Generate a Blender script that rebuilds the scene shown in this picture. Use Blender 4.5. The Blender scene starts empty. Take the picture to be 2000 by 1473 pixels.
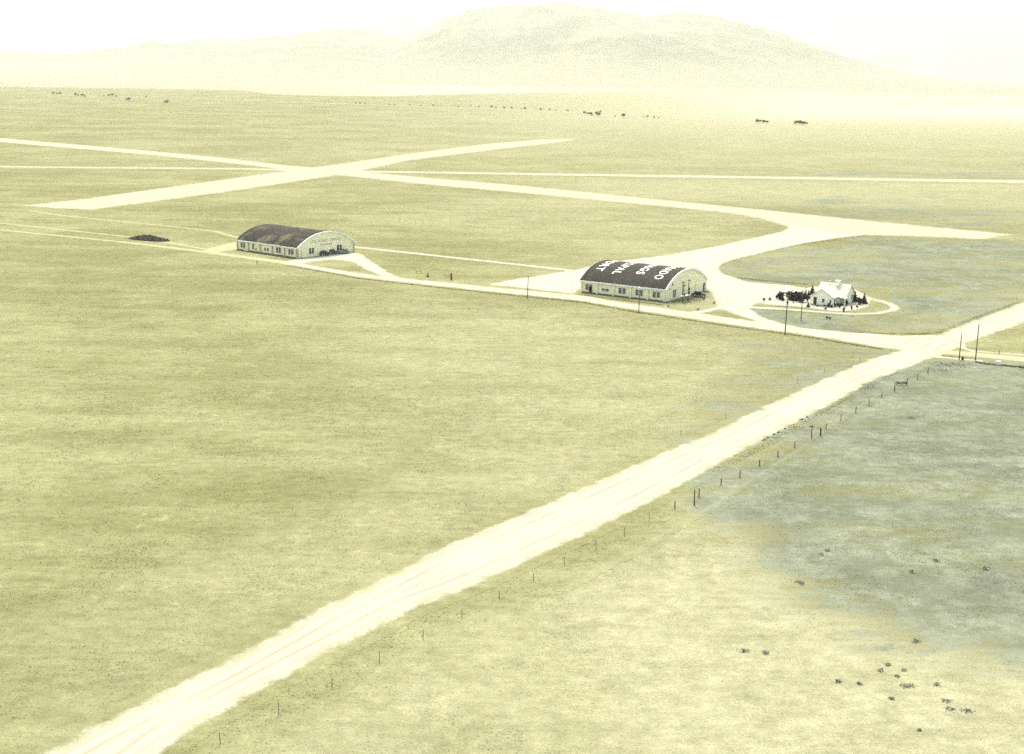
import bpy, bmesh, math, random
import numpy as np
from mathutils import Vector, Matrix

random.seed(7)
RNG = np.random.default_rng(7)
SC = bpy.context.scene
COL = SC.collection
R = math.radians

# ------------------------------------------------------------------ camera, sky, sun, exposure
CAM_H, FPX, PW, PH = 61.0, 2622.0, 2000.0, 1473.0          # 200 ft up, 12 inch lens
PITCH = math.atan((PH / 2 - 140.0) / FPX)
ROLL = R(0.7)
cam = bpy.data.cameras.new('camera')
camo = bpy.data.objects.new('camera', cam)
COL.objects.link(camo)
_right, _up = Vector((1, 0, 0)), Vector((0, math.sin(PITCH), math.cos(PITCH)))
_fwd = Vector((0, math.cos(PITCH), -math.sin(PITCH)))
c_, s_ = math.cos(ROLL), math.sin(ROLL)
cx, cu = _right * c_ + _up * s_, _up * c_ - _right * s_
camo.matrix_world = Matrix(((cx.x, cu.x, -_fwd.x, 0), (cx.y, cu.y, -_fwd.y, 0), (cx.z, cu.z, -_fwd.z, CAM_H), (0, 0, 0, 1)))
cam.sensor_fit = 'HORIZONTAL'
cam.sensor_width = 36.0
cam.lens = 36.0 * FPX / PW
cam.clip_start, cam.clip_end = 1.0, 120000.0
SC.camera = camo

SUN_AZ, SUN_EL = -8.0, 56.0                                # degrees right of the view axis / above horizon
world = bpy.data.worlds.new('World')
SC.world = world
world.use_nodes = True
wn, wl = world.node_tree.nodes, world.node_tree.links
wn.clear()
w_out = wn.new('ShaderNodeOutputWorld')
w_bg = wn.new('ShaderNodeBackground')
w_sky = wn.new('ShaderNodeTexSky')
w_sky.sky_type = 'NISHITA'
w_sky.sun_disc = False
w_sky.sun_elevation = R(SUN_EL)
w_sky.sun_rotation = R(SUN_AZ % 360)
w_sky.altitude = 200
w_sky.air_density, w_sky.dust_density, w_sky.ozone_density = 1.6, 7.0, 1.0
w_bg.inputs['Strength'].default_value = 0.15
wl.new(w_sky.outputs[0], w_bg.inputs['Color'])
wl.new(w_bg.outputs[0], w_out.inputs['Surface'])

sun = bpy.data.lights.new('sun', 'SUN')
sun.energy, sun.angle, sun.color = 2.1, R(0.6), (1.0, 0.97, 0.88)
suno = bpy.data.objects.new('sun', sun)
COL.objects.link(suno)
_sd = Vector((math.sin(R(SUN_AZ)) * math.cos(R(SUN_EL)), math.cos(R(SUN_AZ)) * math.cos(R(SUN_EL)), math.sin(R(SUN_EL))))
suno.rotation_euler = (-_sd).to_track_quat('-Z', 'Y').to_euler()
suno.location = (0, 0, 300)

SC.view_settings.view_transform = 'Standard'
SC.view_settings.look = 'None'
SC.view_settings.gamma = 1.0
SC.view_settings.use_curve_mapping = False
SC.view_settings.exposure = 1.45
SC.cycles.volume_bounces = 0
SC.cycles.max_bounces = 6
SC.cycles.use_denoising = False


# ------------------------------------------------------------------ helpers
def gp(x, y, z=0.0):
    """a point of the survey picture -> the ground point (metres) it shows"""
    u, v = (x - PW / 2) / FPX, (PH / 2 - y) / FPX
    uu, vv = u * c_ - v * s_, u * s_ + v * c_
    d = (uu, math.cos(PITCH) + vv * math.sin(PITCH), -math.sin(PITCH) + vv * math.cos(PITCH))
    t = (z - CAM_H) / d[2]
    return (d[0] * t, d[1] * t)


def az_el(x, y):
    u, v = (x - PW / 2) / FPX, (PH / 2 - y) / FPX
    uu, vv = u * c_ - v * s_, u * s_ + v * c_
    d = (uu, math.cos(PITCH) + vv * math.sin(PITCH), -math.sin(PITCH) + vv * math.cos(PITCH))
    return math.atan2(d[0], d[1]), math.atan2(d[2], math.hypot(d[0], d[1]))


def G(pts):
    return np.array([gp(*p) for p in pts])


def tag(o, label=None, cat=None, group=None, kind=None):
    if label: o['label'] = label
    if cat: o['category'] = cat
    if group: o['group'] = group
    if kind: o['kind'] = kind
    return o


def empty(name, loc=(0, 0, 0), rz=0.0):
    o = bpy.data.objects.new(name, None)
    o.empty_display_size = 0.5
    o.location = loc
    o.rotation_euler = (0, 0, rz)
    COL.objects.link(o)
    return o


def link_mesh(name, me, mat=None, parent=None, loc=None, rot=None):
    o = bpy.data.objects.new(name, me)
    if mat is not None and not me.materials:
        me.materials.append(mat)
    if parent is not None: o.parent = parent
    if loc is not None: o.location = loc
    if rot is not None: o.rotation_euler = rot
    COL.objects.link(o)
    return o


def copy_tree(o, parent=None):
    c = o.copy()
    COL.objects.link(c)
    c.parent = parent
    for ch in list(o.children):
        copy_tree(ch, c)
    return c


class MB:
    """collects simple shapes into one mesh"""
    def __init__(s): s.v, s.f = [], []

    def add(s, v, f):
        n = len(s.v)
        s.v += [tuple(p) for p in v]
        s.f += [tuple(i + n for i in q) for q in f]
        return s

    def box(s, x0, x1, y0, y1, z0, z1):
        return s.add([(x0, y0, z0), (x1, y0, z0), (x1, y1, z0), (x0, y1, z0), (x0, y0, z1), (x1, y0, z1), (x1, y1, z1), (x0, y1, z1)],
                     [(0, 3, 2, 1), (4, 5, 6, 7), (0, 1, 5, 4), (1, 2, 6, 5), (2, 3, 7, 6), (3, 0, 4, 7)])

    def tube(s, a, b, r0, r1=None, n=8):
        r1 = r0 if r1 is None else r1
        a, b = Vector(a), Vector(b)
        d = (b - a).normalized()
        u = d.orthogonal().normalized()
        w = d.cross(u)
        v, f = [], []
        for p, r in ((a, r0), (b, r1)):
            for i in range(n):
                t = 2 * math.pi * i / n
                v.append(p + (u * math.cos(t) + w * math.sin(t)) * r)
        for i in range(n):
            j = (i + 1) % n
            f.append((i, j, n + j, n + i))
        f.append(tuple(range(n - 1, -1, -1)))
        f.append(tuple(range(n, 2 * n)))
        return s.add(v, f)

    def prism(s, prof, y0, y1):
        """profile in x-z, extruded along y"""
        n = len(prof)
        v = [(x, y0, z) for x, z in prof] + [(x, y1, z) for x, z in prof]
        f = [tuple(range(n)), tuple(range(2 * n - 1, n - 1, -1))]
        f += [(i, n + i, n + (i + 1) % n, (i + 1) % n) for i in range(n)]
        return s.add(v, f)

    def mesh(s, name):
        me = bpy.data.meshes.new(name)
        me.from_pydata(s.v, [], s.f)
        bm = bmesh.new()
        bm.from_mesh(me)
        bmesh.ops.recalc_face_normals(bm, faces=bm.faces)
        bm.to_mesh(me)
        bm.free()
        return me

    def build(s, name, mat, parent=None, bevel=0.0, **kw):
        o = link_mesh(name, s.mesh(name), mat, parent, **kw)
        if bevel:
            m = o.modifiers.new('bevel', 'BEVEL')
            m.width, m.segments, m.limit_method = bevel, 2, 'ANGLE'
        return o


def np_mesh(name, verts, faces, nv=4, attrs=None, mat=None):
    me = bpy.data.meshes.new(name)
    verts = np.asarray(verts, dtype=np.float32)
    faces = np.asarray(faces, dtype=np.int32)
    nf = len(faces)
    me.vertices.add(len(verts))
    me.vertices.foreach_set('co', verts.ravel())
    me.loops.add(nf * nv)
    me.loops.foreach_set('vertex_index', faces.ravel())
    me.polygons.add(nf)
    me.polygons.foreach_set('loop_start', np.arange(0, nf * nv, nv, dtype=np.int32))
    me.polygons.foreach_set('loop_total', np.full(nf, nv, dtype=np.int32))
    for k, a in (attrs or {}).items():
        at = me.attributes.new(k, 'FLOAT', 'POINT')
        at.data.foreach_set('value', np.asarray(a, dtype=np.float32))
    me.update(calc_edges=True)
    if mat: me.materials.append(mat)
    return me


# --- numeric noise
_perm = RNG.random((256, 256)).astype(np.float64)


def vnoise(x, y):
    xi, yi = np.floor(x).astype(int), np.floor(y).astype(int)
    fx, fy = x - xi, y - yi
    fx, fy = fx * fx * (3 - 2 * fx), fy * fy * (3 - 2 * fy)
    a, b = _perm[xi % 256, yi % 256], _perm[(xi + 1) % 256, yi % 256]
    c, d = _perm[xi % 256, (yi + 1) % 256], _perm[(xi + 1) % 256, (yi + 1) % 256]
    return (a * (1 - fx) + b * fx) * (1 - fy) + (c * (1 - fx) + d * fx) * fy


def fbm(x, y, o=4, ridge=False):
    t, a, n = 0, 1.0, 0.0
    for k in range(o):
        v = vnoise(x * 2 ** k + 17.3 * k, y * 2 ** k + 5.1 * k)
        if ridge: v = 1 - np.abs(2 * v - 1)
        t, n, a = t + a * v, n + a, a * 0.5
    return t / n


def poly_sdf(P, poly):
    """signed distance of points P (n,2) to a closed polygon, negative inside"""
    d2 = np.full(len(P), 1e18)
    ins = np.zeros(len(P), bool)
    n = len(poly)
    for i in range(n):
        a, b = poly[i], poly[(i + 1) % n]
        e, w = b - a, P - a
        t = np.clip((w @ e) / max(e @ e, 1e-9), 0, 1)
        q = w - t[:, None] * e
        d2 = np.minimum(d2, (q * q).sum(1))
        c1 = (a[1] <= P[:, 1]) != (b[1] <= P[:, 1])
        if abs(e[1]) > 1e-9:
            ins ^= c1 & (P[:, 0] < a[0] + e[0] * (P[:, 1] - a[1]) / e[1])
    return np.where(ins, -1, 1) * np.sqrt(d2)


def line_sdf(P, pts, w):
    d = np.full(len(P), 1e18)
    w = np.broadcast_to(np.asarray(w, float), (len(pts),))
    for i in range(len(pts) - 1):
        a, b = pts[i], pts[i + 1]
        e, q = b - a, P - a
        t = np.clip((q @ e) / max(e @ e, 1e-9), 0, 1)
        r = q - t[:, None] * e
        d = np.minimum(d, np.sqrt((r * r).sum(1)) - (w[i] * (1 - t) + w[i + 1] * t) / 2)
    return d


def sstep(a, b, x):
    t = np.clip((x - a) / (b - a), 0, 1)
    return t * t * (3 - 2 * t)


# ------------------------------------------------------------------ materials
def new_mat(name):
    m = bpy.data.materials.new(name)
    m.use_nodes = True
    n, l = m.node_tree.nodes, m.node_tree.links
    n.clear()
    out = n.new('ShaderNodeOutputMaterial')
    b = n.new('ShaderNodeBsdfPrincipled')
    b.inputs['Roughness'].default_value = 0.9
    b.inputs['Specular IOR Level'].default_value = 0.15
    l.new(b.outputs[0], out.inputs[0])
    return m, n, l, b


def n_noise(n, l, vec, scale, detail=3, rough=0.55):
    t = n.new('ShaderNodeTexNoise')
    t.inputs['Scale'].default_value = scale
    t.inputs['Detail'].default_value = detail
    t.inputs['Roughness'].default_value = rough
    l.new(vec, t.inputs['Vector'])
    return t.outputs['Fac']


def n_math(n, l, op, a, b=None, c=None, clamp=False):
    m = n.new('ShaderNodeMath')
    m.operation, m.use_clamp = op, clamp
    for i, v in enumerate((a, b, c)):
        if v is None: continue
        if isinstance(v, (int, float)): m.inputs[i].default_value = v
        else: l.new(v, m.inputs[i])
    return m.outputs[0]


def n_range(n, l, v, a, b, c=0.0, d=1.0, smooth=True):
    m = n.new('ShaderNodeMapRange')
    m.interpolation_type = 'SMOOTHSTEP' if smooth else 'LINEAR'
    for i, x in zip((1, 2, 3, 4), (a, b, c, d)): m.inputs[i].default_value = x
    l.new(v, m.inputs[0])
    return m.outputs[0]


def n_mix(n, l, f, a, b, mode='MIX'):
    m = n.new('ShaderNodeMix')
    m.data_type, m.blend_type = 'RGBA', mode
    if isinstance(f, (int, float)): m.inputs['Factor'].default_value = f
    else: l.new(f, m.inputs['Factor'])
    for k, v in ((6, a), (7, b)):
        if isinstance(v, tuple): m.inputs[k].default_value = (*v, 1)
        else: l.new(v, m.inputs[k])
    return m.outputs[2]


def n_attr(n, name):
    a = n.new('ShaderNodeAttribute')
    a.attribute_name = name
    return a.outputs['Fac']


def plain(name, col, var=0.12, scale=1.5, rough=0.85, spec=0.15, bump=0.0):
    m, n, l, b = new_mat(name)
    tc = n.new('ShaderNodeTexCoord').outputs['Object']
    f = n_noise(n, l, tc, scale, 4, 0.6)
    dark, light = tuple(c * (1 - var) for c in col), tuple(min(0.95, c * (1 + var)) for c in col)
    c = n_mix(n, l, n_range(n, l, f, 0.3, 0.7), dark, light)
    l.new(c, b.inputs['Base Color'])
    b.inputs['Roughness'].default_value = rough
    b.inputs['Specular IOR Level'].default_value = spec
    if bump:
        bp = n.new('ShaderNodeBump')
        bp.inputs['Strength'].default_value = bump
        l.new(f, bp.inputs['Height'])
        l.new(bp.outputs[0], b.inputs['Normal'])
    return m


STRAW, OLIVE, GREY, PALE = (0.199, 0.200, 0.104), (0.134, 0.1345, 0.061), (0.128, 0.142, 0.101), (0.242, 0.238, 0.146)


def grass_group():
    """colour of the prairie from world position and the vegetation and far fade masks"""
    g = bpy.data.node_groups.new('prairie_colour', 'ShaderNodeTree')
    g.interface.new_socket('Color', in_out='OUTPUT', socket_type='NodeSocketColor')
    g.interface.new_socket('Height', in_out='OUTPUT', socket_type='NodeSocketFloat')
    n, l = g.nodes, g.links
    out = n.new('NodeGroupOutput')
    pos = n.new('ShaderNodeNewGeometry').outputs['Position']
    green, pale = n_attr(n, 'green'), n_attr(n, 'pale')
    big = n_noise(n, l, pos, 0.012, 4, 0.6)
    mid = n_noise(n, l, pos, 0.075, 4, 0.62)
    sml = n_noise(n, l, pos, 0.55, 4, 0.68)
    fin = n_noise(n, l, pos, 3.2, 3, 0.7)
    clump = n_noise(n, l, pos, 0.22, 5, 0.7)
    mp = n.new('ShaderNodeMapping')
    mp.inputs['Rotation'].default_value = (0, 0, R(6))
    mp.inputs['Scale'].default_value = (0.22, 1.0, 1.0)
    l.new(pos, mp.inputs['Vector'])
    strk = n_noise(n, l, mp.outputs[0], 0.10, 5, 0.65)        # wash lines and old mowing running across the plain
    strf = n_noise(n, l, mp.outputs[0], 0.75, 4, 0.65)
    mix1 = n_math(n, l, 'ADD', n_math(n, l, 'ADD', n_math(n, l, 'MULTIPLY', big, 0.55), n_math(n, l, 'MULTIPLY', mid, 0.25)), n_math(n, l, 'MULTIPLY', strk, 0.40))
    base = n_mix(n, l, n_range(n, l, mix1, 0.48, 0.74), OLIVE, STRAW)
    # ragged edges of the mapped patches
    wob = n_math(n, l, 'ADD', n_math(n, l, 'MULTIPLY', n_math(n, l, 'SUBTRACT', mid, 0.5), 0.9), n_math(n, l, 'MULTIPLY', n_math(n, l, 'SUBTRACT', clump, 0.5), 1.5))
    pf = n_range(n, l, n_math(n, l, 'ADD', pale, n_math(n, l, 'MULTIPLY', wob, pale)), 0.0, 1.1, smooth=False)
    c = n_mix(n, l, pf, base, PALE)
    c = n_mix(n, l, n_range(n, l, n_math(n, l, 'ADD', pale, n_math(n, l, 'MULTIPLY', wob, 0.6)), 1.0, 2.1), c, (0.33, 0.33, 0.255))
    gedge = n_math(n, l, 'MULTIPLY', n_math(n, l, 'SUBTRACT', 1.25, green), 1.6)
    wob2 = n_math(n, l, 'ADD', wob, n_math(n, l, 'ADD', n_math(n, l, 'MULTIPLY', n_math(n, l, 'SUBTRACT', n_noise(n, l, pos, 0.03, 3, 0.6), 0.5), 1.3), n_math(n, l, 'ADD', n_math(n, l, 'ADD', n_math(n, l, 'MULTIPLY', n_math(n, l, 'SUBTRACT', sml, 0.5), 1.9), n_math(n, l, 'MULTIPLY', n_math(n, l, 'SUBTRACT', fin, 0.5), 1.6)), n_math(n, l, 'MULTIPLY', n_math(n, l, 'SUBTRACT', strk, 0.5), 2.2))))
    gf = n_range(n, l, n_math(n, l, 'ADD', green, n_math(n, l, 'MULTIPLY', n_math(n, l, 'MULTIPLY', wob2, gedge), n_math(n, l, 'MINIMUM', n_math(n, l, 'MULTIPLY', green, 4.0), 1.0))), 0.15, 0.95)
    gcol = n_mix(n, l, n_range(n, l, n_math(n, l, 'ADD', n_math(n, l, 'MULTIPLY', mid, 0.5), n_math(n, l, 'MULTIPLY', clump, 0.5)), 0.40, 0.60), tuple(x * 0.80 for x in GREY), tuple(x * 1.16 for x in GREY))
    c = n_mix(n, l, gf, c, gcol)
    # dark and light speckle of the bunch grass
    sp = n_math(n, l, 'ADD', n_math(n, l, 'ADD', n_math(n, l, 'MULTIPLY', sml, 0.36), n_math(n, l, 'MULTIPLY', fin, 0.44)), n_math(n, l, 'MULTIPLY', strf, 0.20))
    k = n_range(n, l, sp, 0.36, 0.64, 0.70, 1.30, smooth=False)
    k2 = n_range(n, l, clump, 0.3, 0.7, 0.92, 1.07, smooth=False)
    kk = n_math(n, l, 'MULTIPLY', k, k2)
    cc = n.new('ShaderNodeCombineColor')
    for i in range(3): l.new(kk, cc.inputs[i])
    c = n_mix(n, l, 1.0, c, cc.outputs[0], 'MULTIPLY')
    # bare light flecks
    fl = n_range(n, l, n_math(n, l, 'MULTIPLY', sml, n_math(n, l, 'ADD', mid, 0.5)), 0.66, 0.75)
    c = n_mix(n, l, n_math(n, l, 'MULTIPLY', fl, 0.35), c, (0.30, 0.285, 0.175))
    l.new(c, out.inputs[0])
    l.new(sp, out.inputs[1])
    return g


GRASS = grass_group()


def grass_mat():
    m, n, l, b = new_mat('prairie_grass')
    gg = n.new('ShaderNodeGroup')
    gg.node_tree = GRASS
    l.new(gg.outputs[0], b.inputs['Base Color'])
    bp = n.new('ShaderNodeBump')
    bp.inputs['Strength'].default_value = 0.55
    bp.inputs['Distance'].default_value = 0.25
    l.new(gg.outputs[1], bp.inputs['Height'])
    l.new(bp.outputs[0], b.inputs['Normal'])
    b.inputs['Specular IOR Level'].default_value = 0.0
    return m


def road_mat(name, col, streak=0.10, amp=1.0, fade=0.6, shoulder=0.5):
    """bare dirt that breaks up into grass at its edges; 'edge' = metres outside (+) or inside (-) the road"""
    m, n, l, b = new_mat(name)
    gg = n.new('ShaderNodeGroup')
    gg.node_tree = GRASS
    pos = n.new('ShaderNodeNewGeometry').outputs['Position']
    edge, soft = n_attr(n, 'edge'), n_attr(n, 'soft')
    n1 = n_noise(n, l, pos, 0.27, 5, 0.62)
    n2 = n_noise(n, l, pos, 2.2, 3, 0.65)
    w = n_math(n, l, 'ADD', n_math(n, l, 'MULTIPLY', n_math(n, l, 'SUBTRACT', n1, 0.5), 3.4 * amp), n_math(n, l, 'MULTIPLY', n_math(n, l, 'SUBTRACT', n2, 0.5), 1.0 * amp))
    f = n_range(n, l, n_math(n, l, 'DIVIDE', n_math(n, l, 'ADD', edge, n_math(n, l, 'MULTIPLY', w, soft)), soft), -fade, fade)
    # wheel streaks run along the road: they follow the distance from its edge
    cv = n.new('ShaderNodeCombineXYZ')
    l.new(n_math(n, l, 'ADD', edge, n_math(n, l, 'MULTIPLY', n1, 0.16)), cv.inputs[0])
    st = n_noise(n, l, cv.outputs[0], 0.8, 3, 0.55)
    patch = n_noise(n, l, pos, 0.06, 4, 0.6)
    dk = tuple(x * (1 - streak * 2.2) * t for x, t in zip(col, (1, 0.97, 0.86)))
    c = n_mix(n, l, n_math(n, l, 'MULTIPLY', n_range(n, l, st, 0.40, 0.68), n_range(n, l, patch, 0.35, 0.62, 0.4, 1.0)), col, dk)
    c = n_mix(n, l, n_range(n, l, n2, 0.55, 0.8, 0, 0.35), c, dk)
    sh = n_math(n, l, 'MULTIPLY', n_range(n, l, edge, -2.6 * amp, -0.2), n_range(n, l, n_math(n, l, 'ADD', n1, n_math(n, l, 'MULTIPLY', n_math(n, l, 'SUBTRACT', n2, 0.5), 0.8)), 0.36, 0.66))
    c = n_mix(n, l, n_math(n, l, 'MULTIPLY', sh, shoulder), c, (0.232, 0.225, 0.128))
    c = n_mix(n, l, f, c, gg.outputs[0])
    l.new(c, b.inputs['Base Color'])
    bp = n.new('ShaderNodeBump')
    bp.inputs['Strength'].default_value = 0.3
    bp.inputs['Distance'].default_value = 0.12
    l.new(n_math(n, l, 'MULTIPLY', gg.outputs[1], f), bp.inputs['Height'])
    l.new(bp.outputs[0], b.inputs['Normal'])
    b.inputs['Specular IOR Level'].default_value = 0.0
    return m


def tuft_mat():
    m, n, l, b = new_mat('grass_tufts')
    gg = n.new('ShaderNodeGroup')
    gg.node_tree = GRASS
    tone = n_attr(n, 'tone')
    cc = n.new('ShaderNodeCombineColor')
    for i in range(3): l.new(tone, cc.inputs[i])
    c = n_mix(n, l, 1.0, gg.outputs[0], cc.outputs[0], 'MULTIPLY')
    l.new(c, b.inputs['Base Color'])
    b.inputs['Specular IOR Level'].default_value = 0.0
    tr = n.new('ShaderNodeBsdfTranslucent')
    l.new(c, tr.inputs[0])
    mx = n.new('ShaderNodeMixShader')
    mx.inputs[0].default_value = 0.58
    out = [x for x in n if x.type == 'OUTPUT_MATERIAL'][0]
    l.new(b.outputs[0], mx.inputs[1])
    l.new(tr.outputs[0], mx.inputs[2])
    l.new(mx.outputs[0], out.inputs[0])
    return m


def leaf_mat(name, col):
    m, n, l, b = new_mat(name)
    tc = n.new('ShaderNodeTexCoord').outputs['Object']
    f = n_noise(n, l, tc, 2.5, 3, 0.6)
    c = n_mix(n, l, n_range(n, l, f, 0.3, 0.7), tuple(x * 0.6 for x in col), tuple(x * 1.5 for x in col))
    l.new(c, b.inputs['Base Color'])
    return m


def roof_mat(name, a, bcol, patchy=0.5, length=27.0):
    m, n, l, b = new_mat(name)
    tc = n.new('ShaderNodeTexCoord').outputs['Object']
    f1 = n_noise(n, l, tc, 0.16, 4, 0.6)
    f2 = n_noise(n, l, tc, 1.3, 4, 0.7)
    mp = n.new('ShaderNodeMapping')
    mp.inputs['Scale'].default_value = (1.0, 0.12, 0.12)
    l.new(tc, mp.inputs['Vector'])
    f3 = n_noise(n, l, mp.outputs[0], 1.1, 3, 0.6)       # strips of roofing felt running over the arch
    f = n_math(n, l, 'ADD', n_math(n, l, 'MULTIPLY', f1, patchy), n_math(n, l, 'ADD', n_math(n, l, 'MULTIPLY', f2, 0.35), n_math(n, l, 'MULTIPLY', f3, 0.35)))
    c = n_mix(n, l, n_range(n, l, f, 0.5 * patchy + 0.34, 0.5 * patchy + 0.60), a, bcol)
    l.new(c, b.inputs['Base Color'])
    bp = n.new('ShaderNodeBump')
    bp.inputs['Strength'].default_value = 0.25
    l.new(f2, bp.inputs['Height'])
    l.new(bp.outputs[0], b.inputs['Normal'])
    return m


M = dict(
    cream=plain('cream_stucco', (0.88, 0.82, 0.54), 0.03, 0.9),
    white=plain('white_paint', (0.80, 0.80, 0.72), 0.04, 2),
    housewhite=plain('whitewashed_wall', (0.90, 0.88, 0.70), 0.03, 2),
    trim=plain('pale_trim', (0.74, 0.78, 0.70), 0.05, 2),
    pil=plain('cream_pilaster', (0.50, 0.43, 0.24), 0.06, 2),
    dark_base=plain('dark_base_and_post', (0.10, 0.095, 0.06), 0.2, 3),  # paints shade at the hangar wall feet; also colours house base and box post
    glass=plain('dark_glazing', (0.025, 0.028, 0.025), 0.2, 3, 0.25, 0.4),
    frame=plain('pale_window_bars', (0.62, 0.62, 0.52), 0.05, 3),
    vent=plain('dark_vent', (0.06, 0.06, 0.05), 0.2, 3),
    wood=plain('weathered_pole_wood', (0.075, 0.066, 0.050), 0.3, 3),
    post=plain('fence_post_wood', (0.07, 0.062, 0.045), 0.3, 3),
    greypost=plain('bleached_post_wood', (0.30, 0.27, 0.17), 0.3, 3),
    wire=plain('galvanised_wire', (0.25, 0.24, 0.2), 0.1, 3, 0.5),
    metal=plain('dark_transformer_steel', (0.03, 0.032, 0.03), 0.2, 3, 0.5, 0.4),
    heap=plain('dark_heap_earth', (0.020, 0.018, 0.015), 0.5, 0.9, 0.95, 0.05, 0.5),
    stone=plain('dark_stone', (0.09, 0.085, 0.07), 0.3, 4),
    tyre=plain('tyre_rubber', (0.015, 0.015, 0.015), 0.1, 4),
    carblack=plain('black_car_paint', (0.012, 0.012, 0.012), 0.1, 4, 0.25, 0.5),
    cargrey=plain('grey_car_paint', (0.22, 0.24, 0.23), 0.1, 4, 0.25, 0.5),
    chrome=plain('pale_metal', (0.6, 0.6, 0.56), 0.05, 4, 0.3, 0.5),
    bark=plain('bark', (0.07, 0.055, 0.04), 0.3, 4),
    leaf=leaf_mat('dark_foliage', (0.026, 0.026, 0.020)),
    leafc=leaf_mat('conifer_foliage', (0.030, 0.030, 0.022)),
    sage=leaf_mat('sagebrush_foliage', (0.23, 0.235, 0.17)),
    farleaf=leaf_mat('far_foliage', (0.030, 0.034, 0.018)),
    roofR=roof_mat('dark_roofing_felt', (0.022, 0.020, 0.014), (0.060, 0.058, 0.038), 0.35),
    roofL=roof_mat('worn_roofing_felt', (0.014, 0.012, 0.009), (0.105, 0.098, 0.052), 0.9),
    letter=plain('white_roof_paint', (0.82, 0.84, 0.78), 0.04, 3),
    faded=plain('faded_grey_lettering', (0.34, 0.32, 0.20), 0.2, 3),
    houseroof=plain('pale_shingle_roof', (0.50, 0.48, 0.36), 0.08, 2.5),
    grass=grass_mat(), tuft=tuft_mat(),
    road=road_mat('pale_dirt_road', (0.315, 0.315, 0.25), 0.11, 1.0, 0.6, 0.85),
    runway=road_mat('runway_dirt', (0.29, 0.288, 0.212), 0.08, 1.3),
    apron=road_mat('apron_dirt', (0.31, 0.31, 0.252), 0.07, 0.8),
    track=road_mat('faint_wheel_track', (0.29, 0.28, 0.175), 0.10, 0.7, 0.9),
    faint=road_mat('old_wheel_track', (0.235, 0.228, 0.14), 0.10, 0.6, 1.1),
)

# ------------------------------------------------------------------ vegetation masks and painted far fade on the ground
GREEN = [
    ([(1800, 706), (1700, 750), (1600, 808), (1520, 852), (1462, 902), (1436, 945), (1470, 1005), (1512, 1065), (1535, 1125), (1600, 1165),
      (1690, 1182), (1765, 1235), (1850, 1255), (2120, 1280), (2300, 1000), (2250, 690), (1990, 712)], 13.0, 0.84),
    ([(1415, 522), (1500, 500), (1690, 466), (1960, 470), (2150, 480), (2150, 560), (1980, 590), (1830, 646), (1640, 640), (1500, 612),
      (1470, 602), (1760, 606), (1740, 570), (1560, 552), (1440, 542)], 11.0, 0.66),
    ([(1500, 668), (1755, 690), (1640, 735), (1500, 800), (1420, 832), (1350, 850), (1400, 790), (1520, 722)], 16.0, 0.5),
    ([(1480, 412), (1990, 460), (2200, 470), (2200, 425), (1980, 412), (1640, 384)], 14.0, 0.32),
    ([(1500, 344), (2100, 358), (2100, 338), (1650, 336)], 18.0, 0.3),
    ([(1440, 600), (1500, 612), (1700, 650), (1560, 640), (1480, 622)], 4.0, 0.5),
]
PALEP = [
    ([(560, 1438), (900, 1250), (1200, 1100), (1400, 975), (1510, 1090), (1600, 1180), (1800, 1260), (2100, 1285), (2200, 1560), (400, 1560)], 8.0, 0.50),
    ([(1150, 1180), (1450, 1060), (1540, 1180), (1800, 1262), (2000, 1290), (2050, 1500), (1280, 1500)], 7.0, 0.42),
    ([(880, 600), (1520, 662), (1460, 720), (1320, 800), (1100, 900), (900, 880), (720, 700)], 40.0, 0.36),
    ([(60, 1230), (420, 1090), (700, 1000), (900, 940), (1150, 900), (1010, 990), (700, 1140), (400, 1290), (100, 1420)], 14.0, 0.30),
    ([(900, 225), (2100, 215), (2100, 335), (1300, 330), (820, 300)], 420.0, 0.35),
    ([(1150, 350), (2100, 362), (2100, 410), (1500, 400), (1100, 372)], 30.0, 0.50),
    ([(1130, 530), (1400, 482), (1520, 452), (1480, 428), (1200, 400), (860, 372), (900, 420)], 40.0, 0.25),
    ([(1110, 574), (1300, 604), (1395, 604), (1396, 576), (1290, 600), (1130, 578)], 4.0, 0.45),
    ([(1500, 500), (1690, 480), (1900, 520), (1700, 545), (1480, 530)], 8.0, 0.30),
    ([(1740, 640), (1980, 555), (2100, 520), (2100, 560), (1980, 595), (1850, 640)], 5.0, 0.35),
]
GREEN = [(G(p), s, k) for p, s, k in GREEN]
PALEP = [(G(p), s, k) for p, s, k in PALEP]


def masks(P):
    out = []
    for L in (GREEN, PALEP):
        a = np.zeros(len(P))
        for poly, soft, k in L:
            lo, hi = poly.min(0) - soft, poly.max(0) + soft
            idx = np.nonzero(((P > lo) & (P < hi)).all(1))[0]
            if len(idx):
                d = poly_sdf(P[idx], poly)
                a[idx] = np.maximum(a[idx], 0) + k * sstep(soft, -soft * 0.5, d)
        out.append(np.clip(a, 0, 2))
    D = np.hypot(P[:, 0], P[:, 1])
    az = np.degrees(np.arctan2(P[:, 0], P[:, 1]))
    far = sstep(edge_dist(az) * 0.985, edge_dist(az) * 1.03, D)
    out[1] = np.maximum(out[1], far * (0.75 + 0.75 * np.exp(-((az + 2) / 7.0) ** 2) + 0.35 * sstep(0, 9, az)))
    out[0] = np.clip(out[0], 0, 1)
    out[1] = np.clip(out[1] + 1.6 * sstep(650, 2900, D) * sstep(-9, 13, az) * (1 - far), 0, 2)  # haze-like whitening with distance to the right, put into the ground colour
    return out


def edge_dist(az):
    """where the airfield plain breaks off into the valley"""
    return np.interp(az, [-60, -20.5, -14, -11.2, -10, -8, -5, -3, 2, 8, 20, 60], [4300, 4300, 4100, 3900, 3350, 3250, 3300, 3600, 4200, 4600, 5000, 5000])


# ------------------------------------------------------------------ roads, runways, aprons
ROADS = []


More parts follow.
